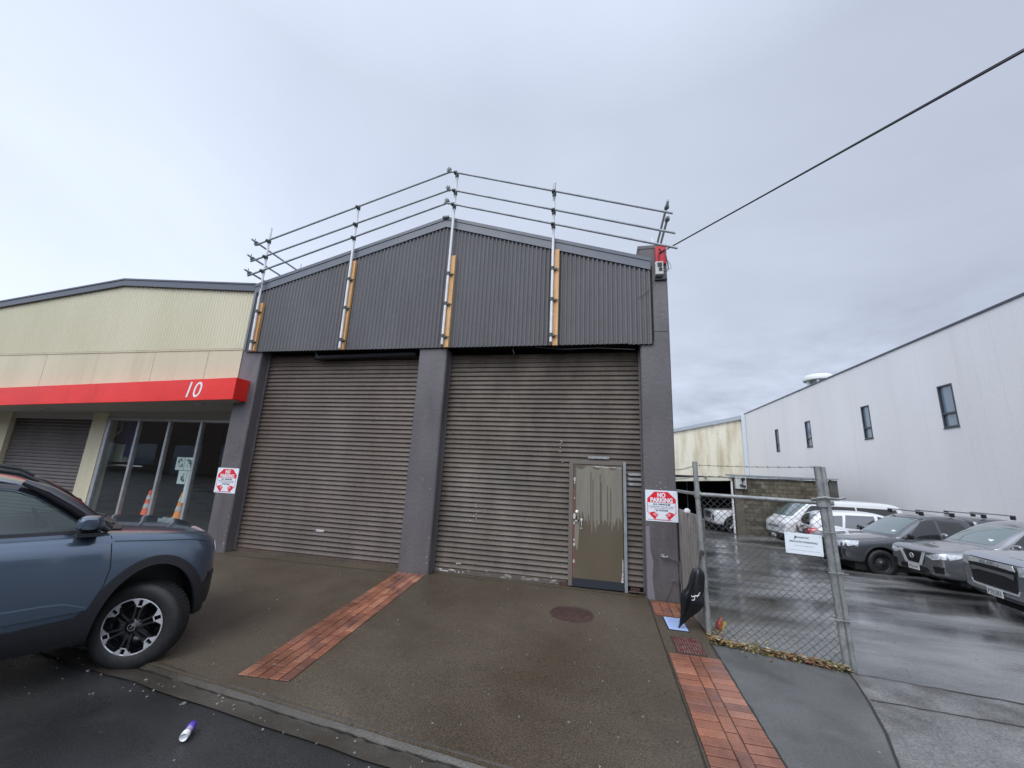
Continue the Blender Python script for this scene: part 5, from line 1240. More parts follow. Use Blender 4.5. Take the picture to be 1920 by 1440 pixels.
def fronttext(root, s, x, y, z, wd, ht, m):
    return text(s, .1, Matrix.Translation((x, y, z)) @ Matrix.Rotation(math.pi / 2, 4, 'Z') @ Matrix.Rotation(math.pi / 2, 4, 'X'), 'badge_lettering', m, root, width=wd, height=ht, extr=.002)
def frontx(full, y, z): h = full.ray_cast(Vector((6, y, z)), Vector((-1, 0, 0))); return h[0].x if h[0] else 2.3
def racks(root, xs, z, hw, m):
    for x in xs:
        r = None
        b = MB(); b.tube((x, -hw - .06, z + .11), (x, hw + .06, z + .11), .018, 8); 
        rk = b.build('roof_bar', M_galvd, root)
        b = MB(); 
        for sg in (-1, 1): b = MB(); b.obox((x, sg * (hw - .02), z + .05), .10, .07, .11); b.build('bar_foot', M_black, rk, bevel=.01)

def lowstations(xf, xr, W, hf, hc, xc, belt, zu=.26, tail=None, nose=.10):
    return [(xf, zu + .12, hf - .13, hf - .10, W * .80), (xf - .04, zu + .05, hf - .05, hf - .01, W * .905), (xf - .20, zu, hf - .01, hf + .03, W * .965), (xf - .55, zu - .02, hf + .0, hf + .045, W * .985),
            (xc + .35, zu - .02, lerp(.75, hf, hc), lerp(.8, hf + .03, hc + .03), W), (xc, zu - .02, belt, hc + .02, W), (xc - .5, zu - .02, belt, belt + .03, W), (0, zu - .02, belt, belt + .03, W),
            (xr + 1.0, zu - .02, belt, belt + .03, W), (xr + .45, zu, belt, belt + .02, W * .985), (xr + .14, zu + .06, belt - .01, belt, W * .95), (xr + .03, zu + .10, belt - .04, belt - .03, W * .90), (xr, zu + .16, belt - .10, belt - .10, W * .84)]
def grille_set(W): pass

P_grey = paint('slate grey car paint', (.12, .125, .135), .55)
P_gun = paint('gunmetal car paint', (.30, .305, .315), .75)
P_silver = paint('silver car paint', (.40, .42, .45), .8)
P_white = paint('white car paint', (.72, .73, .74), .0, .3)
P_blue = paint('blue grey car paint', (.095, .130, .178), .62, .24)

# --- grey double cab ute with canopy
sp = dict(paint=P_grey, W=.925, R=.385, ra=.47, axles=(1.54, -1.54), wheel='steel',
    low=lowstations(2.60, -2.70, .925, 1.02, 1.14, .95, 1.10, zu=.36),
    cabs=[[(1.12, 1.13, .80, .74, 1.10), (.95, 1.22, .83, .74, 1.10), (.22, 1.74, .86, .66, 1.10), (-.2, 1.80, .87, .66, 1.10), (-.9, 1.79, .87, .67, 1.10), (-1.08, 1.72, .86, .68, 1.10), (-1.12, 1.60, .84, .70, 1.10)],
          [(-1.14, 1.70, .85, .70, 1.12), (-1.20, 1.80, .86, .70, 1.12), (-2.2, 1.82, .86, .71, 1.12), (-2.52, 1.74, .85, .70, 1.12), (-2.68, 1.50, .83, .70, 1.12)]],
    patches=[('side_window', 'y', [(.70, 1.16), (.22, 1.62), (.05, 1.67), (-.12, 1.67), (-.12, 1.16)], M_cwin, .004), ('side_window', 'y', [(-.20, 1.16), (-.20, 1.67), (-.80, 1.65), (-.96, 1.40), (-.90, 1.16)], M_cwin, .004),
             ('side_window', 'y', [(-1.30, 1.22), (-1.30, 1.66), (-2.30, 1.66), (-2.48, 1.24)], M_cwin, .004),
             ('windscreen', 'xf', [(-.66, 1.20), (.66, 1.20), (.58, 1.68), (-.58, 1.68)], M_cws, .004),
             ('headlight', 'xfm', [(.42, .90), (.86, .99), (.90, .84), (.80, .80), (.44, .80)], M_lamp, .006), ('headlight', 'y', [(2.45, .98), (2.08, .99), (2.14, .88), (2.42, .82)], M_lamp, .006),
             ('grille', 'xf', [(-.46, .86), (.46, .86), (.56, .62), (.42, .48), (-.42, .48), (-.56, .62)], M_black, .008), ('fog_surround', 'xfm', [(.60, .74), (.86, .74), (.84, .50), (.66, .48)], M_black, .008),
             ('lower_bumper', 'xf', [(-.7, .44), (.7, .44), (.6, .37), (-.6, .37)], mat('satin silver trim', (.30, .31, .32), rough=.4, metal=.5), .012),
             ('wheel_arch', 'y', arch_band(1.54, .385, .47, .035), P_grey, .014), ('wheel_arch', 'y', arch_band(-1.54, .385, .47, .035), P_grey, .014),
             ('door_gap', 'y', [(.86, 1.10), (.868, 1.10), (.868, .46), (.86, .46)], M_void, .001), ('door_gap', 'y', [(-.16, 1.10), (-.152, 1.10), (-.152, .46), (-.16, .46)], M_void, .001), ('door_gap', 'y', [(-1.0, 1.10), (-1.008, 1.10), (-1.008, .60), (-1.0, .60)], M_void, .001),
             ('side_badge', 'y', [(.98, .96), (.70, .96), (.70, .93), (.98, .93)], M_chrome, .006)])
ute, fl = vehicle('pickup_truck', 'dark grey double cab pickup with canopy and black roof bars, third from the fence', (9.62, 8.95, -.88), R_(184.5), sp, cat='pickup truck')
for sg in (-1, 1):
    mirror_(ute, .78, sg * .90, 1.20, sg, M_black)
    for x in (.05, -.86):
        b = MB(); b.tube((x, sg * .94, .96), (x - .16, sg * .94, .96), .012, 6); b.build('door_handle', M_black, ute)
racks(ute, (.10, -.72), 1.80, .62, M_black); racks(ute, (-1.55, -2.30), 1.82, .62, M_black)
for c_ in kids(ute):
    if c_.name.startswith('grille'):
        for k in range(4):
            b = MB(); z = .82 - k * .075; b.tube((frontx(fl, 0, z) + .014, -.42, z), (frontx(fl, 0, z) + .014, .42, z), .006, 5); b.build('grille_bar', M_chrome if k == 0 else M_galvd, c_)
b = MB(); b.box(-.6, -.57, -.28, -.10, 1.185, 1.225); 
b = MB(); b.obox((.86, .5, 1.30), .02, .11, .07, Matrix.Rotation(-.9, 3, 'Y')); b.build('windscreen_label', M_white, ute)

# --- grey mid size SUV
sp = dict(paint=P_gun, W=.91, R=.36, ra=.43, axles=(1.35, -1.35), wheel='alloy',
    low=lowstations(2.28, -2.38, .91, .92, 1.06, 1.02, 1.02, zu=.25),
    cabs=[[(1.20, 1.05, .78, .70, 1.02), (1.02, 1.12, .80, .70, 1.02), (.25, 1.60, .82, .62, 1.02), (-.3, 1.68, .83, .61, 1.02), (-1.3, 1.65, .83, .62, 1.02), (-2.0, 1.56, .81, .62, 1.02), (-2.22, 1.35, .78, .64, 1.02), (-2.30, 1.12, .76, .68, 1.02)]],
    patches=[('side_window', 'y', [(.80, 1.08), (.22, 1.50), (-.10, 1.56), (-.16, 1.08)], M_cwin, .004), ('side_window', 'y', [(-.24, 1.08), (-.20, 1.56), (-1.05, 1.54), (-1.15, 1.10)], M_cwin, .004), ('side_window', 'y', [(-1.22, 1.12), (-1.14, 1.52), (-1.55, 1.48), (-1.85, 1.22)], M_cwin, .004),
             ('windscreen', 'xf', [(-.64, 1.12), (.64, 1.12), (.56, 1.54), (-.56, 1.54)], M_cws, .004),
             ('rear_window', 'xr', [(-.58, 1.14), (.58, 1.14), (.50, 1.48), (-.50, 1.48)], M_cwin, .004),
             ('headlight', 'xfm', [(.40, .76), (.82, .86), (.84, .74), (.60, .68)], M_lamp, .008), ('headlight', 'y', [(2.12, .84), (1.80, .88), (1.86, .80), (2.10, .73)], M_lamp, .008),
             ('grille', 'xf', [(-.38, .80), (.38, .80), (.34, .58), (.22, .50), (-.22, .50), (-.34, .58)], M_black, .010), ('lower_grille', 'xf', [(-.42, .47), (.42, .47), (.52, .32), (-.52, .32)], M_black, .008), ('fog_surround', 'xfm', [(.58, .54), (.82, .56), (.80, .42), (.62, .38)], M_black, .008),
             ('chrome_trim', 'xfm', [(.43, .82), (.34, .82), (.19, .53), (.27, .50)], M_chrome, .022), ('chrome_trim', 'xf', [(-.25, .53), (.25, .53), (.22, .485), (-.22, .485)], M_chrome, .022), ('bumper_trim', 'xf', [(-.62, .30), (.62, .30), (.60, .275), (-.60, .275)], M_chrome, .014),
             ('wheel_arch', 'y', arch_band(1.35, .36, .43, .04), M_black, .012), ('wheel_arch', 'y', arch_band(-1.35, .36, .43, .04), M_black, .012),
             ('door_gap', 'y', [(.84, 1.04), (.848, 1.04), (.848, .36), (.84, .36)], M_void, .001)])
xt, fl = vehicle('parked_suv', 'gunmetal SUV with chrome V grille, second from the fence', (10.25, 6.43, -.68), R_(181.5), sp, cat='car')
plate(xt, frontx(fl, 0, .42) + .02, 0, .42, 1, 'MQU247')
b = MB(); X_ = frontx(fl, 0, .68) + .03; b.lathe([(.062, .0), (.062, .008), (.050, .008), (.050, 0)], (X_, 0, .69), 'X', 24); b.box(X_, X_ + .008, -.075, .075, .682, .700); b.build('badge', M_chrome, xt)
for sg in (-1, 1): mirror_(xt, .80, sg * .88, 1.12, sg, P_gun)
b = MB(); b.obox((.88, .45, 1.22), .02, .12, .07, Matrix.Rotation(-.9, 3, 'Y')); b.build('windscreen_label', M_white, xt)

# --- silver ute nearest the camera on the right
sp = dict(paint=P_silver, W=.93, R=.385, ra=.47, axles=(1.56, -1.56), wheel='alloy',
    low=lowstations(2.60, -2.65, .93, 1.08, 1.18, .95, 1.12, zu=.34),
    cabs=[[(1.12, 1.17, .80, .74, 1.12), (.95, 1.26, .83, .74, 1.12), (.22, 1.74, .86, .66, 1.12), (-.2, 1.80, .87, .66, 1.12), (-.9, 1.79, .87, .67, 1.12), (-1.10, 1.68, .86, .68, 1.12), (-1.16, 1.50, .84, .70, 1.12)]],
    patches=[('side_window', 'y', [(.70, 1.18), (.22, 1.64), (-.12, 1.67), (-.12, 1.18)], M_cwin, .004), ('side_window', 'y', [(-.20, 1.18), (-.20, 1.67), (-.80, 1.65), (-.96, 1.18)], M_cwin, .004),
             ('windscreen', 'xf', [(-.66, 1.24), (.66, 1.24), (.58, 1.68), (-.58, 1.68)], M_cws, .004),
             ('grille', 'xf', [(-.50, 1.00), (.50, 1.00), (.56, .92), (.50, .56), (-.50, .56), (-.56, .92)], M_black, .008),
             ('headlight', 'xfm', [(.58, .98), (.88, 1.02), (.90, .86), (.60, .84)], M_lamp, .010), ('headlight', 'y', [(2.48, 1.01), (2.15, 1.03), (2.20, .90), (2.46, .86)], M_lamp, .008),
             ('grille_bar', 'xf', [(-.50, .985), (.50, .985), (.54, .90), (.46, .90), (.34, .91), (-.34, .91), (-.46, .90), (-.54, .90)], M_chrome, .020), ('grille_bar', 'xf', [(-.50, .84), (.50, .84), (.48, .76), (.32, .79), (-.32, .79), (-.48, .76)], mat('satin grille trim', (.30, .31, .33), rough=.35, metal=.7), .020),
             ('chrome_trim', 'xf', [(-.54, .60), (-.50, .545), (.50, .545), (.54, .60), (.56, .60), (.52, .52), (-.52, .52), (-.56, .60)], M_chrome, .014),
             ('lower_grille', 'xf', [(-.74, .44), (.74, .44), (.66, .36), (-.66, .36)], M_black, .008), ('bumper_trim', 'xf', [(-.78, .49), (.78, .49), (.76, .455), (-.76, .455)], mat('satin silver trim', (.30, .31, .32), rough=.4, metal=.5), .012),
             ('wheel_arch', 'y', arch_band(1.56, .385, .47, .04), P_silver, .014), ('wheel_arch', 'y', arch_band(-1.56, .385, .47, .04), P_silver, .014)])
dm, fl = vehicle('pickup_truck', 'silver pickup with bold black grille, nearest the fence at the right edge', (9.36, 2.22, -.50), R_(172), sp, cat='pickup truck')
plate(dm, frontx(fl, .05, .47) + .03, .03, .475, 1, 'PYK283')
fronttext(dm, 'ISUZU', frontx(fl, 0, .94) + .026, .0, .947, .44, .055, mat('dark badge edge', (.30, .31, .33), rough=.3, metal=.6))
for sg in (-1, 1): mirror_(dm, .78, sg * .90, 1.24, sg, P_silver)

# --- white high van
sp = dict(paint=P_white, W=.85, R=.34, ra=.42, axles=(1.15, -1.42), wheel='steel',
    low=[(2.36, .40, .86, .90, .62), (2.32, .34, 1.00, 1.06, .74), (2.18, .28, 1.10, 1.16, .82), (1.85, .26, 1.14, 1.20, .85), (1.4, .26, 1.15, 1.18, .85), (0, .26, 1.15, 1.18, .85), (-1.8, .26, 1.15, 1.18, .85), (-2.25, .30, 1.13, 1.15, .84), (-2.36, .36, 1.10, 1.12, .80)],
    cabs=[[(2.14, 1.17, .76, .70, 1.12), (1.98, 1.26, .79, .70, 1.12), (1.25, 1.86, .82, .66, 1.12), (.9, 1.95, .83, .67, 1.12), (-1.5, 1.96, .83, .68, 1.12), (-2.2, 1.92, .82, .68, 1.12), (-2.32, 1.75, .80, .68, 1.12), (-2.36, 1.4, .79, .7, 1.12)]],
    patches=[('windscreen', 'xf', [(-.68, 1.25), (.68, 1.25), (.60, 1.78), (-.60, 1.78)], M_cws, .004),
             ('side_window', 'y', [(1.72, 1.18), (1.20, 1.70), (.86, 1.74), (.86, 1.18)], M_cwin, .004), ('side_window', 'y', [(.74, 1.20), (.74, 1.74), (-.50, 1.74), (-.50, 1.20)], M_cwin, .004), ('side_window', 'y', [(-.56, 1.20), (-.56, 1.74), (-2.05, 1.72), (-2.12, 1.22)], M_cwin, .004),
             ('grille', 'xf', [(-.40, .84), (.40, .84), (.38, .76), (-.38, .76)], M_black, .006), ('grille_bar', 'xf', [(-.36, .81), (.36, .81), (.36, .79), (-.36, .79)], M_chrome, .014), ('headlight', 'xfm', [(.44, .90), (.74, .94), (.76, .76), (.46, .76)], M_lamp, .008),
             ('bumper', 'xf', [(-.78, .56), (.78, .56), (.74, .32), (-.74, .32)], M_black, .010), ('wheel_arch', 'y', arch_band(1.15, .34, .42, .02), P_white, .006),
             ('rear_light', 'xrm', [(.70, 1.3), (.80, 1.3), (.80, .9), (.72, .9)], M_redl, .006)])
van, fl = vehicle('van', 'white high roof van parked nose out in front of the block wall', (9.75, 13.75, -.88), R_(186), sp, cat='van')
plate(van, frontx(fl, 0, .42) + .02, 0, .43, 1, '')
for sg in (-1, 1): mirror_(van, 1.62, sg * .84, 1.24, sg, M_black)

# --- white SUV nosed in to the wall, rear towards the yard
sp = dict(paint=P_white, W=.90, R=.36, ra=.43, axles=(1.35, -1.35), wheel='alloy',
    low=lowstations(2.30, -2.30, .90, .95, 1.06, 1.0, 1.04, zu=.26),
    cabs=[[(1.20, 1.06, .78, .70, 1.03), (1.02, 1.12, .80, .70, 1.03), (.25, 1.62, .82, .62, 1.03), (-.3, 1.68, .83, .61, 1.03), (-1.3, 1.65, .83, .62, 1.03), (-1.85, 1.58, .81, .62, 1.03), (-2.08, 1.38, .78, .66, 1.03), (-2.22, 1.12, .76, .70, 1.03)]],
    patches=[('side_window', 'y', [(.80, 1.09), (.22, 1.52), (-.10, 1.57), (-.16, 1.09)], M_cwin, .004), ('side_window', 'y', [(-.24, 1.09), (-.20, 1.57), (-1.05, 1.55), (-1.15, 1.11)], M_cwin, .004), ('side_window', 'y', [(-1.22, 1.14), (-1.14, 1.53), (-1.52, 1.49), (-1.80, 1.22)], M_cwin, .004),
             ('rear_window', 'xr', [(-.62, 1.12), (.62, 1.12), (.54, 1.50), (-.54, 1.50)], M_cwin, .006), ('tailgate_panel', 'xr', [(-.68, 1.04), (.68, 1.04), (.66, .74), (-.66, .74)], M_black, .005), ('windscreen', 'xf', [(-.64, 1.12), (.64, 1.12), (.56, 1.54), (-.56, 1.54)], M_cws, .004),
             ('tail_light', 'xrm', [(.58, 1.02), (.86, 1.02), (.86, .80), (.60, .76)], M_redl, .014), ('tail_light', 'y', [(-2.24, 1.02), (-2.0, 1.02), (-2.06, .80), (-2.22, .80)], M_redl, .010),
             ('wheel_arch', 'y', arch_band(1.35, .36, .43, .04), M_black, .012), ('wheel_arch', 'y', arch_band(-1.35, .36, .43, .04), M_black, .012), ('bumper', 'xr', [(-.80, .54), (.80, .54), (.76, .32), (-.76, .32)], M_black, .008)])
ws, fl = vehicle('parked_suv', 'white SUV backed towards the yard with one red tail light showing beside the gate post', (10.0, 11.45, -.90), R_(-8), sp, cat='car')
h_ = fl.ray_cast(Vector((-6, 0, .88)), Vector((1, 0, 0)))[0]
plate(ws, h_.x - .02, 0, .88, -1, '', face=-1)
for sg in (-1, 1): mirror_(ws, .80, sg * .88, 1.12, sg, P_white)

# --- white ute under the carport
sp = dict(paint=P_white, W=.90, R=.385, ra=.47, axles=(1.50, -1.50), wheel='alloy',
    low=lowstations(2.42, -2.85, .90, 1.08, 1.16, .85, 1.12, zu=.34),
    cabs=[[(1.05, 1.15, .80, .74, 1.12), (.85, 1.24, .83, .74, 1.12), (.12, 1.74, .86, .66, 1.12), (-.3, 1.80, .87, .66, 1.12), (-1.0, 1.79, .87, .67, 1.12), (-1.20, 1.68, .86, .68, 1.12), (-1.26, 1.50, .84, .70, 1.12)]],
    patches=[('side_window', 'y', [(.60, 1.18), (.12, 1.64), (-.22, 1.67), (-.22, 1.18)], M_cwin, .004), ('windscreen', 'xf', [(-.66, 1.24), (.66, 1.24), (.58, 1.68), (-.58, 1.68)], M_cws, .004),
             ('grille', 'xf', [(-.46, .98), (.46, .98), (.36, .66), (-.36, .66)], M_black, .008), ('chrome_trim', 'xfm', [(.48, .94), (.52, .94), (.40, .60), (.36, .62)], M_chrome, .018), ('headlight', 'xfm', [(.52, 1.02), (.84, 1.04), (.84, .95), (.54, .93)], M_lamp, .010), ('fog_surround', 'xfm', [(.58, .80), (.76, .82), (.74, .60), (.62, .58)], M_black, .010),
             ('wheel_arch', 'y', arch_band(1.50, .385, .47, .03), P_white, .014)])
tr, fl = vehicle('pickup_truck', 'white pickup parked under the carport with its front showing past the white post', (8.15, 17.75, -.88), R_(186), sp, cat='pickup truck')
for sg in (-1, 1): mirror_(tr, .7, sg * .88, 1.24, sg, P_white)

# --- blue SUV in the left foreground (model x measured from the front wheel contact, nose +x)
W = .93
suv = empty('parked_suv', (0, 0, 0), 0, 'blue grey SUV with black wheel arches, its nose over the kerb at the left edge', 'car')
yawS = R_(63); cS, sS = math.cos(yawS), math.sin(yawS)
P0s = Vector((-4.093, -3.397, -.27))
suv.location = (P0s.x - (0 * cS + W * sS), P0s.y - (0 * sS - W * cS), P0s.z)   # car centre line is W to the left of the right side plane
suv.rotation_euler = (0, 0, yawS)
low_st = [(.60, .46, .86, .90, .60), (.57, .36, 1.00, 1.05, .74), (.48, .30, 1.085, 1.14, .87), (.28, .27, 1.135, 1.18, .925), (.0, .26, 1.15, 1.20, .94), (-.30, .25, 1.17, 1.215, .94), (-.50, .25, 1.175, 1.20, .93), (-.8, .25, 1.175, 1.19, .935), (-1.4, .25, 1.18, 1.2, .94), (-2.4, .25, 1.19, 1.21, .94), (-3.0, .28, 1.18, 1.2, .92), (-3.25, .36, 1.12, 1.14, .86), (-3.30, .46, 1.05, 1.06, .8)]
low = loft(low_st, lowsec, 3, (P_blue, M_black)); low.name = 'body'; low.data.name = 'body'
cut = []
RAX, RAZ, RC = .365, .545, (.06, .34)
def ell(cx, cz, rx, rz, n=48): return [(cx + rx * math.cos(2 * math.pi * k / n), cz + rz * math.sin(2 * math.pi * k / n)) for k in range(n)]
for cx in (.06, -2.45):
    for sg in (-1, 1):
        b = MB(); b.prism(ell(cx, .34, .365 if cx > 0 else .42, .555), sg * (W - .42), sg * (W + .3), 1); b.mi = [1] * len(b.f); cut.append(tmpobj(b, [P_blue, M_black]))
fullS = bvh([low])
boolean(low, cut); sharpen(low.data); low.parent = suv
# cabin: hollow shell with real window openings
cst = [(-.30, 1.19, .82, .76, 1.17), (-.38, 1.24, .84, .76, 1.17), (-.56, 1.42, .86, .73, 1.17), (-.80, 1.60, .87, .69, 1.17), (-1.05, 1.665, .875, .68, 1.17), (-1.7, 1.69, .88, .67, 1.17), (-2.6, 1.68, .88, .67, 1.17), (-3.0, 1.66, .86, .67, 1.17), (-3.2, 1.45, .83, .69, 1.17), (-3.25, 1.3, .80, .7, 1.17)]
cab_o = loft(cst, cabsec, 3, (P_blue, M_int)); treeC = bvh([cab_o])
inn = [(x - (.06 if x > -1 else -.05 if x < -2.9 else 0), zr - .045, wb - .045, wr - .045, zb) for x, zr, wb, wr, zb in cst]
cab_i = loft(inn, lambda s: [(y, z - .02) for y, z in cabsec(s)], 3, (P_blue, M_int), mi=1)
win1 = [(-.46, 1.225), (-.54, 1.29), (-.68, 1.40), (-.82, 1.50), (-.94, 1.55), (-1.06, 1.57), (-1.50, 1.585), (-1.52, 1.225)]
win2 = [(-1.60, 1.225), (-1.58, 1.585), (-2.30, 1.58), (-2.36, 1.25)]
def prismY(poly): b = MB(); b.prism(poly, -1.3, 1.3, 0); b.mi = [1] * len(b.f); return tmpobj(b, [P_blue, M_int])
wsb = MB(); wsb.prism([(-.70, 1.235), (.70, 1.235), (.60, 1.54), (-.60, 1.54)], -.95, .3, 0, 'YZ'); wsb.mi = [1] * len(wsb.f)
boolean(cab_o, [cab_i, prismY(win1), prismY(win2), tmpobj(wsb, [P_blue, M_int])])
sharpen(cab_o.data); cab_o.name = 'cabin'; cab_o.data.name = 'cabin'; cab_o.parent = suv
bothS = bvh([low])
for sg in (-1, 1):
    patch(treeC, win1, 'y', sg, -.010, M_cglass, 'side_window', suv, res=.15, thick=.003)
    patch(treeC, win2, 'y', sg, -.010, M_cglass, 'side_window', suv, res=.15, thick=.003)
    # black frames round the side glass: pillar cladding
    fr_o = [(-.40, 1.20), (-.52, 1.315), (-.67, 1.44), (-.83, 1.555), (-.95, 1.605), (-1.06, 1.625), (-1.60, 1.64), (-1.60, 1.59), (-1.06, 1.575), (-.935, 1.555), (-.815, 1.505), (-.675, 1.405), (-.535, 1.295), (-.455, 1.235), (-.44, 1.22)]
    patch(treeC, fr_o[:15] + [(-.44, 1.20)], 'y', sg, .004, mat('gloss black pillar', (.014, .014, .018), rough=.15, coat=.8), 'window_trim', suv, res=.08, thick=.006)
    patch(treeC, [(-.44, 1.222), (-.44, 1.195), (-2.4, 1.20), (-2.4, 1.225)], 'y', sg, .006, M_black, 'window_trim', suv, res=.1)
    patch(treeC, [(-1.515, 1.225), (-1.60, 1.225), (-1.585, 1.585), (-1.505, 1.585)], 'y', sg, .004, MATS['gloss black pillar'], 'window_trim', suv, res=.1)
# black A-pillar along the windscreen edge
for sg in (-1, 1):
    b = MB(); pts = [(-.32, sg * .80, 1.205), (-.44, sg * .795, 1.31), (-.58, sg * .765, 1.425), (-.74, sg * .725, 1.54), (-.90, sg * .69, 1.62)]
    b.path(pts, [.034, .046, .050, .046, .026], 8); b.build('windscreen_pillar', MATS['gloss black pillar'], suv)
patch(treeC, [(-.70, 1.235), (.70, 1.235), (.60, 1.54), (-.60, 1.54)], 'x', 1, -.010, M_cglass, 'windscreen', suv, res=.2, thick=.003)
# black cladding: arch, sill, lower bumper
def ellband(cx, cz, rx, rz, w_, a0, a1, n=30):
    o_ = [(cx + (rx + w_) * math.cos(lerp(i / n, a0, a1)), cz + (rz + w_) * math.sin(lerp(i / n, a0, a1))) for i in range(n + 1)]
    i_ = [(cx + (rx + .001) * math.cos(lerp(i / n, a1, a0)), cz + (rz + .001) * math.sin(lerp(i / n, a1, a0))) for i in range(n + 1)]
    return o_ + i_
M_clS = mat('rough black cladding', (.016, .017, .020), (.022, .023, .026), rough=.42, scale=30, bump=.15, bscale=200)
for sg in (-1, 1):
    patch(fullS, ellband(.06, .34, .365, .555, .075, .05, math.pi + .28), 'y', sg, .022, M_clS, 'wheel_arch_trim', suv, res=.04, thick=.03)
    patch(fullS, ellband(-2.45, .34, .42, .555, .075, -.1, math.pi + .1), 'y', sg, .022, M_clS, 'wheel_arch_trim', suv, res=.05, thick=.03)
    patch(fullS, [(-.38, .26), (-.30, .50), (-.34, .60), (-.42, .54), (-.75, .51), (-2.1, .49), (-2.1, .25)], 'y', sg, .016, M_clS, 'sill_cladding', suv, res=.06, thick=.02)
    patch(fullS, [(-.36, .60), (-.50, .655), (-.62, .66), (-2.05, .635), (-2.05, .52), (-.36, .585)], 'y', sg, .020, P_blue, 'door_moulding', suv, res=.05, thick=.025)
    patch(fullS, [(.44, .46), (.56, .46), (.60, .70), (.505, .70), (.42, .60)], 'y', sg, .012, M_clS, 'bumper_cladding', suv, res=.04, thick=.02)
    # shut lines
    patch(fullS, [(-.300, 1.165), (-.285, 1.05), (-.265, .90), (-.285, .75), (-.34, .60), (-.347, .60), (-.292, .75), (-.272, .90), (-.292, 1.05), (-.307, 1.165)], 'y', sg, .0015, M_void, 'door_gap', suv, res=.05, thick=.001)
    patch(fullS, [(.44, 1.055), (.30, 1.085), (.0, 1.105), (-.28, 1.125), (-.28, 1.119), (.0, 1.099), (.30, 1.079), (.44, 1.049)], 'y', sg, .0015, M_void, 'bonnet_gap', suv, res=.05, thick=.001)
    patch(fullS, [(-1.55, 1.17), (-1.557, 1.17), (-1.557, .60), (-1.55, .60)], 'y', sg, .0015, M_void, 'door_gap', suv, res=.05, thick=.001)
    patch(fullS, [(-1.10, .97), (-1.0, .975), (-.955, .99), (-.955, 1.02), (-1.10, 1.01)], 'y', sg, .02, P_blue, 'door_handle', suv, res=.03, thick=.02)
    # roof rails
    b = MB(); b.path([(-.82, sg * .62, 1.62), (-.93, sg * .62, 1.685), (-1.15, sg * .625, 1.73), (-1.5, sg * .63, 1.745), (-2.6, sg * .63, 1.735), (-2.9, sg * .62, 1.66)], [.012, .018, .022, .022, .022, .012], 8); b.build('roof_rail', M_clS, suv)
patch(fullS, [(-.80, .44), (.80, .44), (.82, .74), (-.82, .74)], 'x', 1, .012, M_clS, 'bumper_cladding', suv, res=.08)
patch(fullS, [(-.62, 1.0), (.62, 1.0), (.60, .80), (-.60, .80)], 'x', 1, .010, M_black, 'grille', suv, res=.08)
for s_ in (-1, 1):
    patch(fullS, [(s_ * .60, 1.01), (s_ * .76, 1.02), (s_ * .77, .94), (s_ * .62, .92)][::s_], 'x', 1, .014, M_lamp, 'headlight', suv, res=.05)
# mirror
def suvmirror(sg):
    b = MB(); rings = 12; n = 20; x, y, z = -.455, sg * .93, 1.285
    for i in range(rings + 1):
        t = i / rings; r = min(1, math.sin(math.pi * (.10 + .80 * t)) ** .45)
        for k in range(n):
            a = 2 * math.pi * k / n; ca, sa = math.cos(a), math.sin(a); q = lambda v, p=.62: math.copysign(abs(v) ** p, v)
            b.v.append((x + .085 * q(ca) * r - .03 * t, y + sg * (t * .21 - .03), z + .075 * q(sa) * r * (1 if sa > 0 else .8) + .01 * t))
    for i in range(rings):
        for k in range(n):
            lowf = math.sin(2 * math.pi * (k + .5) / n) < -.45
            b.f.append((i * n + k, i * n + (k + 1) % n, (i + 1) * n + (k + 1) % n, (i + 1) * n + k)); b.mi.append(1 if lowf else 0); b.sm.append(True)
    for base in (0, rings * n): b.f.append(tuple(base + k for k in range(n))); b.mi.append(0); b.sm.append(True)
    b.obox((x - .01, y - sg * .03, z - .085), .14, .16, .035, mi=1)
    b.obox((x - .02, y + sg * .08, z - .075), .13, .10, .03, mi=1)
    return b.build('wing_mirror', [P_blue, M_clS], suv, sharp=.9)
suvmirror(-1); suvmirror(1)
wheel(suv, .045, -(W - .125), .362, .235, -1, 'twotone', steer=R_(-38)); wheel(suv, .045, W - .125, .362, .235, 1, 'twotone', steer=R_(-38))
wheel(suv, -2.45, -(W - .125), .362, .235, -1, 'twotone'); wheel(suv, -2.45, W - .125, .362, .235, 1, 'twotone')
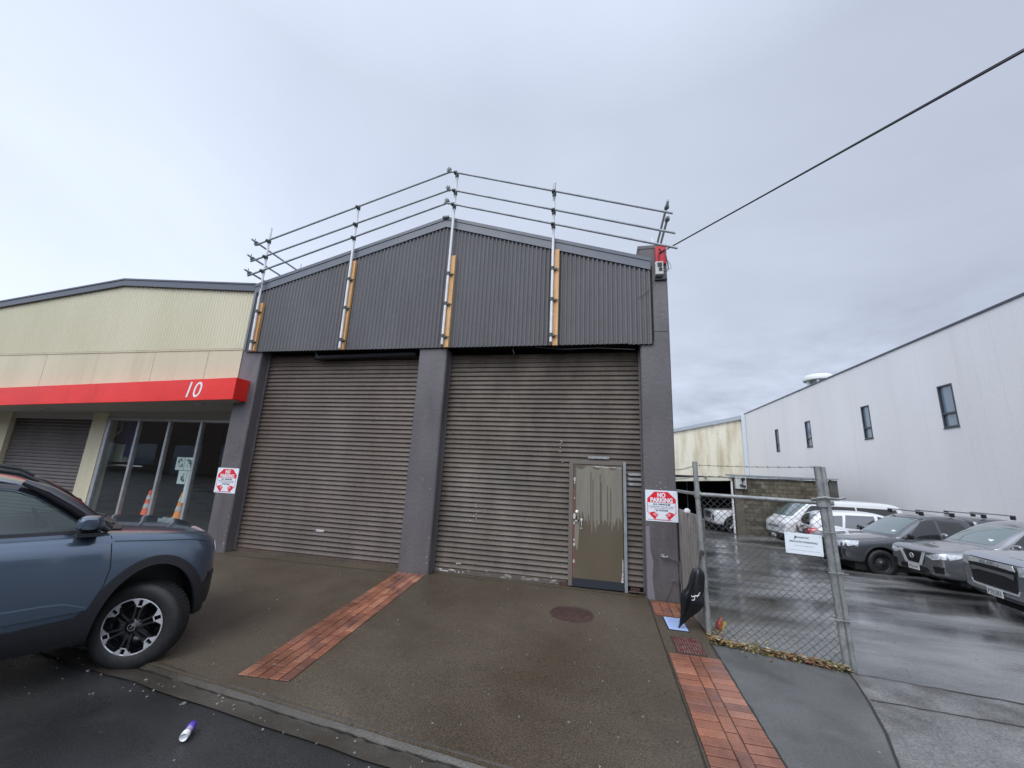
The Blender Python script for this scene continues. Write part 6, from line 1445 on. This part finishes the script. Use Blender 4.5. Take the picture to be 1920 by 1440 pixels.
# interior: dash, wheel, seats
b = MB(); b.obox((-.52, 0, 1.215), .24, 1.5, .05); b.obox((-1.7, 0, 1.205), 2.2, 1.66, .03); b.build('dashboard', mat('grey dash', (.05, .055, .055), rough=.6), suv, bevel=.01)
b = MB(); Rm_ = Matrix.Rotation(R_(62), 3, 'Y'); b.v = []
n = 28
for i in range(n):
    a = 2 * math.pi * i / n
    for k in range(8):
        t = 2 * math.pi * k / 8; rr = .165 + .013 * math.cos(t); p = Rm_ @ Vector((rr * math.cos(a), rr * math.sin(a), .013 * math.sin(t))); b.v.append((p.x - .72, p.y - .38, p.z + 1.23))
for i in range(n):
    for k in range(8): b.f.append((i * 8 + k, i * 8 + (k + 1) % 8, ((i + 1) % n) * 8 + (k + 1) % 8, ((i + 1) % n) * 8 + k)); b.mi.append(0); b.sm.append(True)
for a in (0, 2.1, -2.1): p = Rm_ @ Vector((.16 * math.cos(a), .16 * math.sin(a), 0)); b.tube((-.72, -.38, 1.23), (p.x - .72, p.y - .38, p.z + 1.23), .014, 6)
b.obox((-.72, -.38, 1.23), .07, .08, .07, Rm_); b.build('steering_wheel', mat('dark wheel leather', (.025, .027, .028), rough=.5), suv)
for sy in (-.38, .38):
    b = MB(); b.obox((-1.18, sy, 1.26), .14, .46, .34, Matrix.Rotation(-.2, 3, 'Y')); b.obox((-1.26, sy, 1.50), .10, .26, .16); b.build('front_seat', M_int, suv, bevel=.03)
b = MB(); b.obox((-.80, 0, 1.50), .03, .24, .07); b.tube((-.80, 0, 1.52), (-.86, 0, 1.60), .01, 6); b.build('interior_mirror', M_black, suv, bevel=.008)
patch(bvh([low]), [(-.22, -.70), (-.22, .70), (-.36, .70), (-.36, -.70)], 'z', 1, .012, M_clS, 'cowl', suv, res=.1)
b = MB(); b.path([(-.27, -.55, 1.235), (-.33, -.2, 1.252), (-.36, .35, 1.26)], .010, 6); b.path([(-.26, .1, 1.24), (-.33, .4, 1.252), (-.36, .68, 1.24)], .010, 6); b.build('wiper', M_black, suv)

# two more cars across the street, seen only as reflections in the shop glass
for i, (x, y, ya, lb) in enumerate(((-9.5, -14.5, 0, 'white SUV parked across the street behind the camera'), (-3.0, -15.0, 180, 'second white SUV across the street, farther right'))):
    c_ = copy_tree(ws); c_.location = (x, y, -.25); c_.rotation_euler = (0, 0, R_(ya)); c_['label'] = lb
